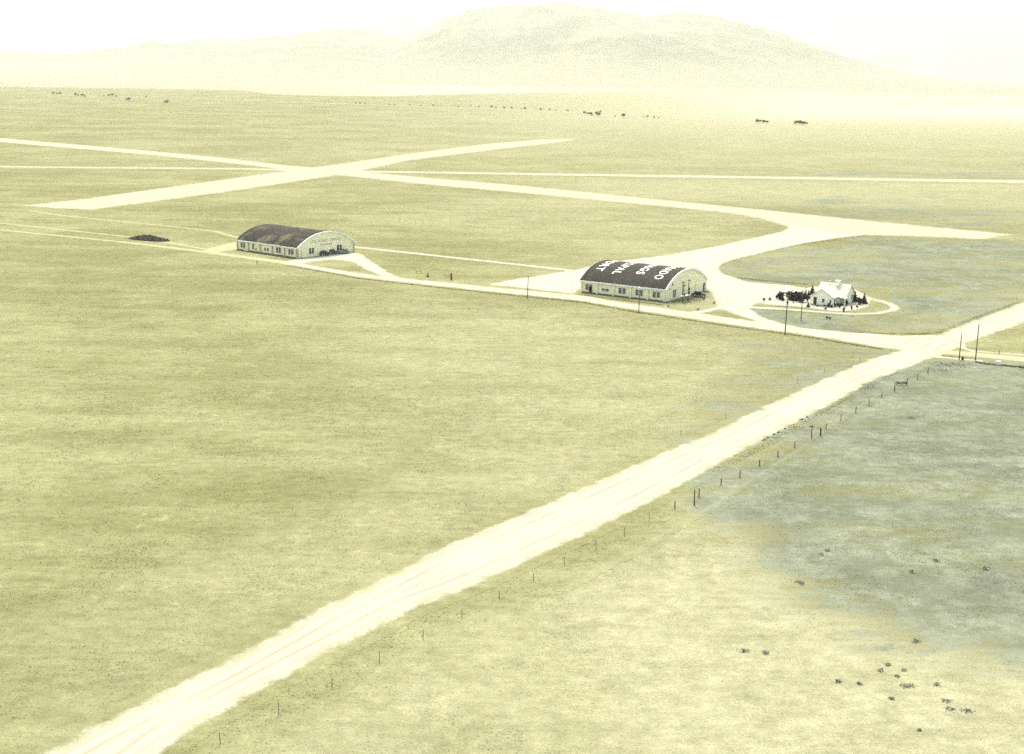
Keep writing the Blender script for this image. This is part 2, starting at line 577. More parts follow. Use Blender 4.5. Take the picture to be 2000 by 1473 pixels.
def poly_road(name, px, mat, soft=1.0, label=None, extra=None):
    pts = G(px) if px is not None else extra
    ROADS.append(dict(name=name, kind='p', pts=pts, soft=soft, mat=mat, label=label))


def line_road(name, px, w, mat, soft=1.0, label=None):
    ROADS.append(dict(name=name, kind='l', pts=G(px), w=w, soft=soft, mat=mat, label=label))


poly_road('dirt_road', [(-60, 1560), (150, 1438), (420, 1303), (620, 1194), (760, 1123), (905, 1052), (1060, 988), (1180, 935), (1300, 884), (1400, 841), (1500, 792),
                        (1600, 746), (1700, 702), (1762, 684), (1790, 668), (1835, 654), (1900, 628), (1980, 598), (2120, 545), (2160, 570), (1985, 636),
                        (1880, 672), (1850, 690), (1795, 708), (1700, 745), (1640, 779), (1530, 838), (1440, 884), (1350, 936), (1200, 1016),
                        (1050, 1086), (930, 1142), (800, 1192), (660, 1267), (520, 1341), (350, 1438), (190, 1560)], 'road', 0.8)
poly_road('airport_lane', [(548, 508), (700, 534), (840, 549), (960, 561), (1130, 577), (1250, 596), (1330, 607), (1420, 620), (1480, 628), (1560, 640), (1640, 648), (1760, 656),
                           (1835, 654), (1800, 672), (1765, 684), (1720, 679), (1640, 665), (1560, 652), (1420, 633), (1330, 619), (1250, 607), (1130, 587),
                           (960, 570), (840, 557), (700, 541), (548, 515)], 'road', 0.55)
line_road('airport_lane', [(-40, 445), (60, 455), (250, 474), (400, 492), (560, 513)], [2.2, 2.2, 2.4, 3.4, 5.0], 'track', 0.7)
line_road('wheel_track', [(-40, 432), (40, 440), (150, 452), (250, 463), (330, 474), (400, 487)], 1.8, 'track', 0.8)
poly_road('runway', [(45, 402), (170, 388), (300, 370), (480, 345), (590, 330), (640, 324), (800, 300), (960, 280), (1060, 272.5), (1130, 271), (1100, 277), (960, 293),
                     (800, 313), (720, 330), (640, 345), (440, 375), (250, 400), (180, 409), (110, 407)], 'runway', 2.2)
poly_road('runway', [(-60, 264), (15, 271), (250, 291), (430, 308), (560, 323), (640, 330), (830, 347), (1000, 361), (1100, 371), (1290, 390), (1500, 411), (1700, 432),
                     (1850, 446), (1978, 458), (1920, 467), (1850, 464), (1780, 461), (1690, 459), (1610, 466), (1530, 440), (1480, 425), (1400, 413),
                     (1200, 394), (1000, 375), (850, 362), (700, 346), (580, 334), (480, 322), (300, 303), (15, 279), (-60, 272)], 'runway', 2.2)
line_road('runway', [(-80, 325.0), (250, 328), (480, 330), (600, 333), (740, 335.5), (1100, 341), (1500, 347), (1980, 354.5), (2120, 357)], [11, 12, 13, 14, 14, 16, 20, 24, 25], 'runway', 2.0)
poly_road('apron', [(1545, 441), (1690, 459), (1640, 464), (1560, 477), (1500, 491), (1440, 505), (1408, 516), (1402, 526), (1412, 535), (1432, 541), (1460, 551), (1545, 558), (1590, 566),
                    (1540, 585), (1480, 592), (1462, 600), (1470, 608), (1492, 622), (1562, 641), (1500, 634), (1430, 612), (1404, 601), (1397, 588), (1394, 574),
                    (1370, 556), (1250, 552), (1128, 566), (1118, 574), (1000, 560), (952, 556), (1000, 547), (1130, 526), (1190, 512), (1300, 499), (1400, 481), (1530, 452)], 'apron', 0.9)
poly_road('house_yard', [(1490, 585), (1520, 574), (1590, 560), (1660, 560), (1700, 582), (1697, 597), (1672, 606), (1630, 608), (1560, 599), (1490, 594)], 'apron', 0.5)
line_road('driveway', [(1462, 600), (1520, 603), (1560, 606), (1620, 611), (1670, 613.5), (1715, 612), (1742, 606), (1748, 601), (1738, 594), (1712, 587), (1690, 582)], [3.6, 2.8, 2.4, 2.2, 2.0, 1.9, 1.9, 1.8, 1.6, 1.4, 1.2], 'apron', 0.45)
line_road('driveway', [(1690, 579), (1722, 587), (1748, 596), (1754, 602), (1745, 608)], 1.1, 'track', 0.35)
poly_road('driveway', [(545, 513), (575, 507), (610, 503), (655, 497), (686, 492), (705, 496), (728, 513), (760, 533), (790, 547), (752, 541), (716, 527), (690, 511),
                       (650, 507), (610, 511), (575, 518)], 'apron', 0.9)
poly_road('driveway', [(398, 489), (412, 484), (440, 478), (464, 472), (466, 486), (430, 492), (412, 497)], 'track', 0.8)
line_road('wheel_track', [(60, 412), (120, 421), (200, 429), (330, 442), (420, 452), (468, 465)], 1.7, 'track', 0.8)
line_road('wheel_track', [(680, 481), (800, 494), (930, 508), (1060, 522), (1140, 531)], 3.0, 'apron', 0.7)
line_road('wheel_track', [(1330, 612), (1370, 609), (1400, 603), (1412, 600)], 2.6, 'apron', 0.5)
line_road('side_road', [(1810, 682), (1850, 688), (1900, 692), (1990, 701), (2140, 716)], [3, 4.5, 5, 5, 5], 'track', 0.5)
line_road('side_road', [(1879, 672), (1882, 681), (1900, 685.5), (1980, 692), (2100, 702)], 1.2, 'apron', 0.3)
line_road('side_road', [(1795, 697), (1840, 698), (1880, 702), (1915, 704.5)], 1.5, 'apron', 0.35)
line_road('wheel_track', [(1810, 712), (1740, 756), (1660, 805), (1600, 848), (1550, 885), (1480, 930), (1380, 995), (1250, 1070), (1100, 1150)], 0.1, 'faint', 0.3)


line_road('far_road', [(60, 184), (250, 188.6), (500, 196.5), (760, 206.5), (1000, 214.5), (1160, 221.5)], 13, 'runway', 3.0)
line_road('far_road', [(1000, 226), (1130, 231.5), (1300, 238.5), (1560, 248), (1980, 262), (2120, 267)], [2, 9, 7, 6, 5, 4], 'runway', 6.0)


def rsdf(r, P):
    return poly_sdf(P, r['pts']) if r['kind'] == 'p' else line_sdf(P, r['pts'], r['w'])


def road_field(P):
    """smallest signed distance to any road, its softness, and which road"""
    d = np.full(len(P), 60.0)
    q = np.full(len(P), 60.0)
    soft = np.ones(len(P))
    who = np.full(len(P), -1)
    for i, r in enumerate(ROADS):
        pad = 12.0
        lo, hi = r['pts'].min(0) - pad, r['pts'].max(0) + pad
        idx = np.nonzero(((P > lo) & (P < hi)).all(1))[0]
        if not len(idx): continue
        di = rsdf(r, P[idx])
        qi = di / r['soft']
        b = qi < q[idx]
        j = idx[b]
        d[j], q[j], soft[j], who[j] = di[b], qi[b], r['soft'], i
    return d, q, soft, who


def build_roads():
    az = np.radians(np.arange(-27, 27.001, 0.1))
    Dr = np.exp(np.arange(math.log(92), math.log(3300), 0.0032))
    A, Dd = np.meshgrid(az, Dr)
    P = np.stack([np.sin(A).ravel() * Dd.ravel(), np.cos(A).ravel() * Dd.ravel()], 1)
    d, q, soft, who = road_field(P)
    gr, pa = masks(P)
    na, nd = len(az), len(Dr)
    idx = np.arange(na * nd).reshape(nd, na)
    quads = np.stack([idx[:-1, :-1], idx[:-1, 1:], idx[1:, 1:], idx[1:, :-1]], -1).reshape(-1, 4)
    qd = q[quads].min(1)
    pick = quads[np.arange(len(quads)), q[quads].argmin(1)]
    own = np.where(qd < 2.6, who[pick], -1)
    for i, r in enumerate(ROADS):
        f = quads[own == i][:, ::-1]
        if not len(f): continue
        u, inv = np.unique(f, return_inverse=True)
        v = np.column_stack([P[u], np.full(len(u), 0.02)])
        me = np_mesh(r['name'], v, inv.reshape(-1, 4), 4, dict(edge=d[u], soft=soft[u], green=gr[u], pale=pa[u]), M[r['mat']])
        o = link_mesh(r['name'], me)
        tag(o, kind='structure')


build_roads()


# ------------------------------------------------------------------ ground and mountains
def ground_z(P):
    D = np.hypot(P[:, 0], P[:, 1])
    az = np.degrees(np.arctan2(P[:, 0], P[:, 1]))
    e = edge_dist(az)
    drop = 26 * sstep(e, e * 1.25, D)
    swell = 5.0 * (fbm(P[:, 0] / 420 + 9, P[:, 1] / 420) - 0.5) * sstep(3300, 3900, D)
    swell = np.where(D < 3300, 0, np.minimum(swell, 4))
    return -drop + swell * (1 - sstep(e, e * 1.1, D))


def build_ground():
    az = np.radians(np.concatenate([np.arange(-180, -42, 6.0), np.arange(-42, 42.01, 0.3), np.arange(48, 180, 6.0)]))
    Dr = np.concatenate([[30.0, 60.0], np.exp(np.arange(math.log(80), math.log(60000), 0.012))])
    A, Dd = np.meshgrid(az, Dr)
    P = np.stack([np.sin(A).ravel() * Dd.ravel(), np.cos(A).ravel() * Dd.ravel()], 1)
    na, nd = len(az), len(Dr)
    idx = np.arange(na * nd).reshape(nd, na)
    nxt = np.roll(idx, -1, 1)
    quads = np.stack([idx[1:], nxt[1:], nxt[:-1], idx[:-1]], -1).reshape(-1, 4)
    z = ground_z(P)
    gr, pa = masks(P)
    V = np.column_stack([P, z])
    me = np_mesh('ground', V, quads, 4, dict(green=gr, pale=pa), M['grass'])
    bm = bmesh.new()
    bm.from_mesh(me)
    bm.verts.ensure_lookup_table()
    bm.faces.new([bm.verts[i] for i in reversed(range(na))]).normal_flip()
    bmesh.ops.recalc_face_normals(bm, faces=bm.faces)
    bm.to_mesh(me)
    bm.free()
    tag(link_mesh('ground', me), kind='structure')


build_ground()


def mountain_mat(name, a, b_):
    m, n, l, b = new_mat(name)
    pos = n.new('ShaderNodeNewGeometry').outputs['Position']
    f = n_noise(n, l, pos, 0.0016, 6, 0.62)
    f2 = n_noise(n, l, pos, 0.008, 4, 0.7)
    k = n_math(n, l, 'ADD', n_math(n, l, 'MULTIPLY', f, 0.75), n_math(n, l, 'MULTIPLY', f2, 0.25))
    sx = n.new('ShaderNodeSeparateXYZ')
    l.new(pos, sx.inputs[0])
    col = n_mix(n, l, n_range(n, l, k, 0.42, 0.60), a, b_)
    foot = n_range(n, l, n_math(n, l, 'ADD', sx.outputs[2], n_math(n, l, 'MULTIPLY', n_math(n, l, 'SUBTRACT', f, 0.5), 260.0)), -20.0, 260.0)
    col = n_mix(n, l, foot, (0.20, 0.195, 0.12), col)          # pale grass colour at the foot also paints in base haze, forest above
    l.new(col, b.inputs['Base Color'])
    b.inputs['Specular IOR Level'].default_value = 0
    return m


def mountain(profile, d_base, d_crest, mat, rough=0.25, seed=0.0, base_z=-28.0):
    pr = sorted(az_el(x, y) for x, y in profile)
    pa, pe = np.array([p[0] for p in pr]), np.array([p[1] for p in pr])
    az = np.radians(np.arange(np.degrees(pa[0]), np.degrees(pa[-1]), 0.07))
    el = np.interp(az, pa, pe)
    hc = d_crest * np.tan(el) + CAM_H - base_z                # crest height above the base
    hc += hc * 0.02 * (fbm(np.degrees(az) * 2.2 + seed, az * 0 + seed, 5) - 0.5) * 2
    hc = np.maximum(hc, 0)
    t = np.concatenate([np.linspace(0, 1, 90), np.linspace(1.04, 1.7, 14)])
    T, A = np.meshgrid(t, az, indexing='ij')
    D = d_base + (d_crest - d_base) * T
    X, Y = np.sin(A) * D, np.cos(A) * D
    s = np.where(T <= 1, T ** 1.25 * (0.65 + 0.35 * sstep(0, 1, T)), np.maximum(1 - (T - 1) * 1.5, -0.1))
    rel = fbm(X / 1900 + seed, Y / 2600 + seed, 6, ridge=True) - 0.55
    env = np.clip(s, 0, 1) * np.clip(1 - s, 0, 1) * 4
    Z = base_z + hc[None, :] * (s + rough * 1.9 * rel * env)
    # nothing may rise above the sight line of its own crest
    lim = CAM_H + D * np.tan(el)[None, :] * 0.985
    Z = np.where(T < 0.985, np.minimum(Z, np.maximum(lim, base_z + 1)), Z)
    na, nt = len(az), len(t)
    idx = np.arange(na * nt).reshape(nt, na)
    quads = np.stack([idx[:-1, :-1], idx[:-1, 1:], idx[1:, 1:], idx[1:, :-1]], -1).reshape(-1, 4)
    me = np_mesh('mountain', np.column_stack([X.ravel(), Y.ravel(), Z.ravel()]), quads, 4, None, mat)
    me.polygons.foreach_set('use_smooth', np.ones(len(quads), bool))
    return tag(link_mesh('mountain', me), kind='structure')


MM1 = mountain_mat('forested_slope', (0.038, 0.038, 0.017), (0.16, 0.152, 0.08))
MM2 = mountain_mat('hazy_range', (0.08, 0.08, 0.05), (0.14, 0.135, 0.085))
mountain([(560, 190), (640, 150), (700, 122), (760, 100), (800, 80), (850, 46), (880, 34), (915, 20), (950, 13), (1000, 9.5), (1040, 10), (1075, 4), (1110, 5), (1135, 12), (1165, 13),
          (1200, 24), (1260, 32), (1300, 30), (1325, 22), (1345, 25), (1400, 31), (1440, 42), (1490, 53), (1540, 71), (1570, 82), (1610, 98), (1660, 114), (1720, 130), (1800, 146), (1900, 158), (2050, 166)],
         8200, 14500, MM1, 0.42, 3.0)
mountain([(-900, 120), (-400, 112), (-150, 104), (0, 102), (70, 103), (130, 106), (180, 98), (240, 92), (300, 78), (330, 85), (370, 82), (400, 73), (430, 75), (460, 82), (485, 76), (540, 70), (560, 74),
          (600, 63), (650, 56), (690, 58), (740, 64), (790, 78), (860, 92), (960, 120), (1040, 165)], 9000, 15500, MM1, 0.40, 11.0)
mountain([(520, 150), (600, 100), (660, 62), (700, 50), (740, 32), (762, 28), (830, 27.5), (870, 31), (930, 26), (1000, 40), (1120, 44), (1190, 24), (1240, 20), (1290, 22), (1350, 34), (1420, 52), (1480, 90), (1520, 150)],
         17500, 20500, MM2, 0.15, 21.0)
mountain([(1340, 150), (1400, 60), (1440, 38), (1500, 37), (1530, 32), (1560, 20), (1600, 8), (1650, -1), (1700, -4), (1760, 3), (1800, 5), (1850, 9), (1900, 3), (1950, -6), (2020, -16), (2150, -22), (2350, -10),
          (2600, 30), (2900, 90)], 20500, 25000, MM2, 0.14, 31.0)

# the air: one box of thin dust haze round everything
hz = MB().box(-62000, 62000, -62000, 62000, -60, 1760).build('haze', None)
hm = bpy.data.materials.new('dusty_air')
hm.use_nodes = True
hn, hl = hm.node_tree.nodes, hm.node_tree.links
hn.clear()
ho = hn.new('ShaderNodeOutputMaterial')
hv = hn.new('ShaderNodeVolumePrincipled')
hv.inputs['Density'].default_value = 0.72e-4
hv.inputs['Color'].default_value = (0.835, 0.88, 0.745, 1)
hv.inputs['Anisotropy'].default_value = 0.35
hl.new(hv.outputs[0], ho.inputs['Volume'])
hz.data.materials.append(hm)
tag(hz, kind='stuff')


# ------------------------------------------------------------------ hangars
def arch(hw, rise):
    rad = (hw * hw + rise * rise) / (2 * rise)
    return rad, math.asin(hw / rad)


def text_mesh(s, size, bold=0.0, space=1.0):
    cu_ = bpy.data.curves.new('lettering', 'FONT')
    cu_.body, cu_.size, cu_.offset = s, size, bold
    cu_.align_x, cu_.align_y = 'CENTER', 'CENTER'
    cu_.resolution_u = 3
    cu_.space_character = space
    ob = bpy.data.objects.new('lettering', cu_)
    COL.objects.link(ob)
    dg = bpy.context.evaluated_depsgraph_get()
    me = bpy.data.meshes.new_from_object(ob.evaluated_get(dg))
    bpy.data.objects.remove(ob)
    return me


def window(parent, wall, x, z, w, h, cols=3, rows=2, mull=True, frame='frame'):
    """wall = function (along, out, z) -> local point. frame part with panes as sub-parts"""
    def bx(mb, a0, a1, o0, o1, z0, z1):
        v = [wall(a, o, zz) for zz in (z0, z1) for (a, o) in ((a0, o0), (a1, o0), (a1, o1), (a0, o1))]
        mb.add(v, [(0, 3, 2, 1), (4, 5, 6, 7), (0, 1, 5, 4), (1, 2, 6, 5), (2, 3, 7, 6), (3, 0, 4, 7)])
    fr = MB()
    b = 0.07
    bx(fr, x - w / 2 - b, x + w / 2 + b, 0.003, 0.07, z - h / 2 - b, z - h / 2)
    bx(fr, x - w / 2 - b, x + w / 2 + b, 0.003, 0.07, z + h / 2, z + h / 2 + b)
    bx(fr, x - w / 2 - b, x - w / 2, 0.004, 0.069, z - h / 2, z + h / 2)
    bx(fr, x + w / 2, x + w / 2 + b, 0.004, 0.069, z - h / 2, z + h / 2)
    f = None
    t = 0.05
    cw, rh = w / cols, h / rows
    for i in range(1, cols):
        k = 0.16 if (mull and cols % 2 == 0 and i == cols // 2) else 0.025
        bx(fr, x - w / 2 + i * cw - k, x - w / 2 + i * cw + k, 0.004, 0.06, z - h / 2, z + h / 2)
    for j in range(1, rows):
        bx(fr, x - w / 2, x + w / 2, 0.004, 0.055, z - h / 2 + j * rh - 0.022, z - h / 2 + j * rh + 0.022)
    f = fr.build('window', M[frame], parent)
    for i in range(cols):
        for j in range(rows):
            p = MB()
            bx(p, x - w / 2 + i * cw + 0.02, x - w / 2 + (i + 1) * cw - 0.02, 0.006, 0.03, z - h / 2 + j * rh + 0.015, z - h / 2 + (j + 1) * rh - 0.015)
            p.build('pane', M['glass'], f)
    return f


def hangar(base_px, th, length, width, eave, rise, roofmat, label):
    """local x = along the long front wall (0 = far-left corner .. length = gable), y = back across the building"""
    bx_, by_ = gp(*base_px)
    ca, sa = math.cos(th), math.sin(th)
    root = empty('hangar', (bx_ - ca * length, by_ - sa * length, 0), th)
    tag(root, label, 'hangar', 'barrel roofed hangars on the airfield')
    hw = width / 2
    rad, ah = arch(hw, rise)
    zc = eave + rise - rad

    def arc(r, n=28, a0=-1, a1=1):
        return [(hw + r * math.sin(ah * (a0 + (a1 - a0) * i / n)), zc + r * math.cos(ah * (a0 + (a1 - a0) * i / n))) for i in range(n + 1)]
    # walls: closed prism with arched ends
    prof = [(0, 0)] + arc(rad - 0.16) + [(width, 0)]
    v = [(0.0, y, z) for y, z in prof] + [(length, y, z) for y, z in prof]
    n = len(prof)
    f = [tuple(range(n)), tuple(range(2 * n - 1, n - 1, -1))] + [(i, n + i, n + (i + 1) % n, (i + 1) % n) for i in range(n)]
    MB().add(v, f).build('wall', M['cream'], root)
    # roof shell
    o1, o0 = arc(rad, 32, -1.03, 1.03), arc(rad - 0.14, 32, -1.03, 1.03)
    rb = MB()
    k = len(o1)
    v = [(x, y, z) for x in (-0.25, length + 0.12) for (y, z) in o1] + [(x, y, z) for x in (-0.25, length + 0.12) for (y, z) in o0]
    f = []
    for i in range(k - 1):
        f += [(i, i + 1, k + i + 1, k + i), (2 * k + i, 3 * k + i, 3 * k + i + 1, 2 * k + i + 1), (i, 2 * k + i, 2 * k + i + 1, i + 1), (k + i, k + i + 1, 3 * k + i + 1, 3 * k + i)]
    f += [(0, k, 3 * k, 2 * k), (k - 1, 3 * k - 1, 4 * k - 1, 2 * k - 1)]
    ro = rb.add(v, f).build('roof', M[roofmat], root)
    # gable parapet trim following the arch, both ends
    for x0, x1 in ((length + 0.122, length + 0.42), (-0.30, -0.252))[:2 if roofmat == 'roofR' else 1]:
        a1, a0 = arc(rad + 0.16, 32, -1.02, 1.02), arc(rad - 0.30, 32, -1.02, 1.02)
        v = [(x, y, z) for x in (x0, x1) for (y, z) in a1] + [(x, y, z) for x in (x0, x1) for (y, z) in a0]
        MB().add(v, f).build('parapet_trim', M['white'], root)
    # eave fascia
    for y0, y1 in ((-0.42, -0.30), (width + 0.30, width + 0.42)):
        MB().box(-0.2, length + 0.1, y0, y1, eave - 0.42, eave - 0.02).build('fascia', M['trim'], root)
    MB().box(-0.2, length + 0.1, -0.298, -0.003, eave - 0.40, eave - 0.30).build('soffit', M['trim'], root)
    return root, rad, ah, zc, hw


def front_wall(a, o, z): return (a, -o, z)


def gable_wall_f(length):
    return lambda a, o, z: (length + o, a, z)


def roof_words(root, rad, ah, zc, hw, words, size):
    for s, xc, wide in words:
        me = text_mesh(s, size, 0.012, 1.17)
        bm = bmesh.new()
        bm.from_mesh(me)
        bmesh.ops.triangulate(bm, faces=bm.faces)
        bmesh.ops.subdivide_edges(bm, edges=[e for e in bm.edges if e.calc_length() > 0.7], cuts=2, use_grid_fill=True)
        bmesh.ops.triangulate(bm, faces=bm.faces)
        bm.verts.index_update()
        seen = set()
        for v0 in bm.verts:                                   # each painted letter is one connected island
            if v0.index in seen: continue
            st, isl = [v0], []
            seen.add(v0.index)
            while st:
                v = st.pop()
                isl.append(v)
                for e in v.link_edges:
                    o = e.other_vert(v)
                    if o.index not in seen:
                        seen.add(o.index)
                        st.append(o)
            fs = {f for v in isl for f in v.link_faces}
            ix = {v: i for i, v in enumerate(isl)}
            mb = MB()
            pts = []
            for v in isl:
                r_, u_ = v.co.x * wide, v.co.y               # reading direction runs from the back eave to the front eave
                an = -r_ / rad
                pts.append((xc + u_, hw + (rad + 0.03) * math.sin(an), zc + (rad + 0.03) * math.cos(an)))
            mb.add(pts, [tuple(ix[v] for v in f.verts) for f in fs])
            mb.build('roof_letter', M['letter'], root)
        bm.free()


# --- the right hangar
LR, WR = 27.0, 25.2
rt, rad, ah, zc, hw = hangar((1298.6, 589.8), R(-34.0), LR, WR, 3.45, 4.25, 'roofR', 'barrel roofed hangar with big white roof letters beside the pale apron')
roof_words(rt, rad, ah, zc, hw, [('COLORADO', LR - 4.5, .88), ('SPRINGS', LR - 10.9, 1.08), ('MUNICIPAL', LR - 17.9, .90), ('AIRPORT', LR - 24.0, 1.06)], 3.55)
bay = LR / 5
for i in range(6):
    x = min(max(i * bay, 0.27), LR - 0.27)
    MB().box(x - 0.26, x + 0.26, -0.24, -0.003, 0, 3.03).build('pilaster', M['cream'], rt)
for i in range(5):
    if i == 1: window(rt, front_wall, bay * (i + 0.5), 1.45, 2.2, 0.62, 4, 1)
    else: window(rt, front_wall, bay * (i + 0.5), 1.72, 2.15, 1.5, 4, 3)
    MB().box(bay * i + 0.36, bay * (i + 1) - 0.36, -0.10, -0.003, 0, 0.28).build('dark_base', M['dark_base'], rt)  # dark strip added for the shade along the wall foot
gw = gable_wall_f(LR)
window(rt, gw, 5.4, 1.65, 1.7, 2.1, 2, 3)
for a, z, s in ((4.2, 4.3, 0.30), (2.6, 3.15, 0.22)):
    MB().box(LR + 0.003, LR + 0.06, a - s, a + s, z - s, z + s).build('vent', M['vent'], rt)
MB().box(LR + 0.003, LR + 0.07, WR - 1.9, WR - 1.0, 0.1, 2.4).build('door', M['vent'], rt)
for k in range(4):      # sliding leaves of the big door, cream like the wall
    MB().box(LR + 0.004 + 0.05 * (k % 2), LR + 0.05 + 0.05 * (k % 2), 7.6 + k * 3.6, 11.1 + k * 3.6, 0.05, 3.35).build('hangar_door_leaf', M['cream'], rt)
for a in (0.3, WR - 0.3):
    MB().box(LR + 0.003, LR + 0.2, a - 0.26, a + 0.26, 0, 3.0).build('pilaster', M['cream'], rt)

# --- the left hangar
LL, WL = 31.5, 25.5
rt2, rad, ah, zc, hw = hangar((580.6, 505), R(-40.5), LL, WL, 3.5, 4.3, 'roofL', 'barrel roofed hangar with plain patchy worn roof and cars at its gable')
bay = LL / 5
for i in range(6):
    x = min(max(i * bay, 0.25), LL - 0.25)
    MB().box(x - 0.22, x + 0.22, -0.26, -0.003, 0, 3.08).build('pilaster', M['pil'], rt2)
for i in range(5):
    x = bay * (i + 0.5)
    if i == 1:
        window(rt2, front_wall, x - 0.7, 1.9, 0.8, 1.7, 1, 2)
        window(rt2, front_wall, x + 0.7, 1.05, 0.6, 0.6, 1, 1)
    elif i == 2:
        window(rt2, front_wall, x - 0.7, 1.55, 0.8, 0.95, 1, 2)
        window(rt2, front_wall, x + 0.8, 1.55, 0.8, 0.8, 1, 1)
    else: window(rt2, front_wall, x, 1.85, 2.4, 1.65, 2, 3)
    MB().box(bay * i + 0.3, bay * (i + 1) - (0.3 if i else 2.6), -0.10, -0.003, 0, 0.34).build('dark_base', M['dark_base'], rt2)  # wall foot shade put in as a dark strip between pilasters
gw = gable_wall_f(LL)
window(rt2, gw, 6.2, 1.95, 2.1, 1.9, 2, 2)
window(rt2, gw, 18.6, 1.95, 2.1, 1.9, 2, 2)
MB().box(LL + 0.003, LL + 0.07, 1.6, 1.9, 0, 2.6).build('downpipe', M['pil'], rt2)
MB().box(LL + 0.003, LL + 0.2, 0.02, 0.5, 0, 3.0).build('pilaster', M['pil'], rt2)
MB().box(LL + 0.003, LL + 0.2, WL - 0.5, WL - 0.02, 0, 3.0).build('pilaster', M['pil'], rt2)
for s, z, size, sx in (('COLORADO SPRINGS', 4.9, 1.25, 1.12), ('HANGAR', 3.6, 1.05, 1.25)):
    me = text_mesh(s, size, 0.01)
    for vt in me.vertices:
        x, y = vt.co.x * sx, vt.co.y
        vt.co = Vector((LL + 0.02, 12.6 + x, z + y))
    tag(link_mesh('gable_lettering', me, M['faded'], rt2), kind='stuff')


# ------------------------------------------------------------------ foliage builders
def leaf_cloud(name, lumps, n, leaf, seed, mat):
    """leaf-sized quads spread through overlapping lumps: list of (x,y,z,rx,ry,rz)"""
    rng = np.random.default_rng(seed)
    w = np.array([l[3] * l[4] * l[5] for l in lumps]) ** 0.7
    which = rng.choice(len(lumps), n, p=w / w.sum())
    L = np.array(lumps)[which]
    d = rng.normal(size=(n, 3))
    d /= np.linalg.norm(d, axis=1)[:, None]
    r = rng.random(n) ** 0.45
    c = L[:, :3] + d * L[:, 3:] * r[:, None]
    c[:, 2] = np.maximum(c[:, 2], leaf * 0.3)
    a = rng.normal(size=(n, 3)); a /= np.linalg.norm(a, axis=1)[:, None]
    b = np.cross(a, rng.normal(size=(n, 3))); b /= np.linalg.norm(b, axis=1)[:, None]
    s = leaf * (0.6 + 0.8 * rng.random(n))[:, None]
    V = np.stack([c - a * s - b * s * .6, c + a * s - b * s * .6, c + a * s + b * s * .6, c - a * s + b * s * .6], 1).reshape(-1, 3)
    V[:, 2] = np.maximum(V[:, 2], 0.0)
    F = np.arange(n * 4).reshape(-1, 4)
    return np_mesh(name, V, F, 4, None, mat)


def bush(px, w, h, label, seed, cat='shrub', group=None, mat='leaf', name='shrub', lumps=5, n=150):
    x, y = gp(*px)
    root = empty(name, (x, y, 0), random.random() * 6)
    tag(root, label, cat, group)
    rng = random.Random(seed)
    ll = [(0, 0, h * .5, w * .42, w * .42, h * .46)]
    for _ in range(lumps):
        a, r = rng.random() * 6.28, w * 0.28 * rng.random()
        s = rng.uniform(.22, .34)
        ll.append((r * math.cos(a), r * math.sin(a), h * rng.uniform(.3, .72), w * s, w * s, h * rng.uniform(.2, .34)))
    link_mesh('foliage', leaf_cloud('foliage', ll, n, max(0.06, 0.085 * (w + h) / 2), seed, M[mat]), None, root)
    st = MB()
    for k in range(4):
        a = k * 1.57 + rng.random()
        st.tube((0, 0, -0.05), (math.cos(a) * w * .22, math.sin(a) * w * .22, h * .6), 0.05 * w * .5, 0.012, 5)
    st.build('stem', M['bark'], root)
    return root


def conifer(px, w, h, label, seed, group=None, lean=0.0):
    x, y = gp(*px)
    root = empty('conifer', (x, y, 0), random.random() * 6)
    tag(root, label, 'tree', group)
    rng = np.random.default_rng(seed)
    n = 560
    t = rng.random(n) ** 1.35
    ph = rng.random(n) * 6.283
    rad = w / 2 * (1 - t) * (0.45 + 0.55 * rng.random(n) ** .5) * (0.8 + 0.3 * np.sin(t * 26)) + 0.04
    c = np.stack([rad * np.cos(ph) + lean * t * h, rad * np.sin(ph), h * (0.10 + 0.9 * t)], 1)
    out = np.stack([np.cos(ph), np.sin(ph), -0.35 + 0 * t], 1)
    sd = np.stack([-np.sin(ph), np.cos(ph), 0 * t], 1)
    s = (0.12 * w * (1.15 - t))[:, None] * (0.7 + .6 * rng.random((n, 1)))
    V = np.stack([c - out * s * 1.3, c + sd * s, c + out * s * 1.5, c - sd * s], 1).reshape(-1, 3)
    V[:, 2] = np.maximum(V[:, 2], 0.02)
    link_mesh('crown', np_mesh('crown', V, np.arange(n * 4).reshape(-1, 4), 4, None, M['leafc']), None, root)
    MB().tube((0, 0, -0.1), (lean * h * .9, 0, h * 0.93), 0.05 * w, 0.015, 6).build('trunk', M['bark'], root)
    return root


# ------------------------------------------------------------------ the house
hx, hy = gp(1590, 596)
TH = R(-34.0)
house = empty('house', (*gp(1582, 594.5), 0), TH)
tag(house, 'small white bungalow with cream gabled roof among dark shrubs', 'house')
# local x = along its front gable wall towards the right, y = back
HWID, HDEP, HE, HP = 6.5, 5.6, 2.45, 4.45


def gable_block(name, x0, x1, y0, y1, e, p, mat):
    xm = (x0 + x1) / 2
    prof = [(x0, 0), (x1, 0), (x1, e), (xm, p), (x0, e)]
    return MB().prism(prof, y0, y1).build(name, M[mat], house)


def gable_roof(x0, x1, y0, y1, e, p, mat='houseroof', oh=0.35, th=0.14, name='roof'):
    xm = (x0 + x1) / 2
    sl = (p - e) / (xm - x0)
    prof = [(x0 - oh, e - oh * sl), (xm, p), (x1 + oh, e - oh * sl), (x1 + oh, e - oh * sl + th), (xm, p + th), (x0 - oh, e - oh * sl + th)]
    return MB().prism(prof, y0 - oh, y1).build(name, M[mat], house)


gable_block('wall', 0, HWID, 0, HDEP, HE, HP, 'housewhite')
gable_roof(0, HWID, 0, HDEP + 0.3, HE, HP + 0.003)
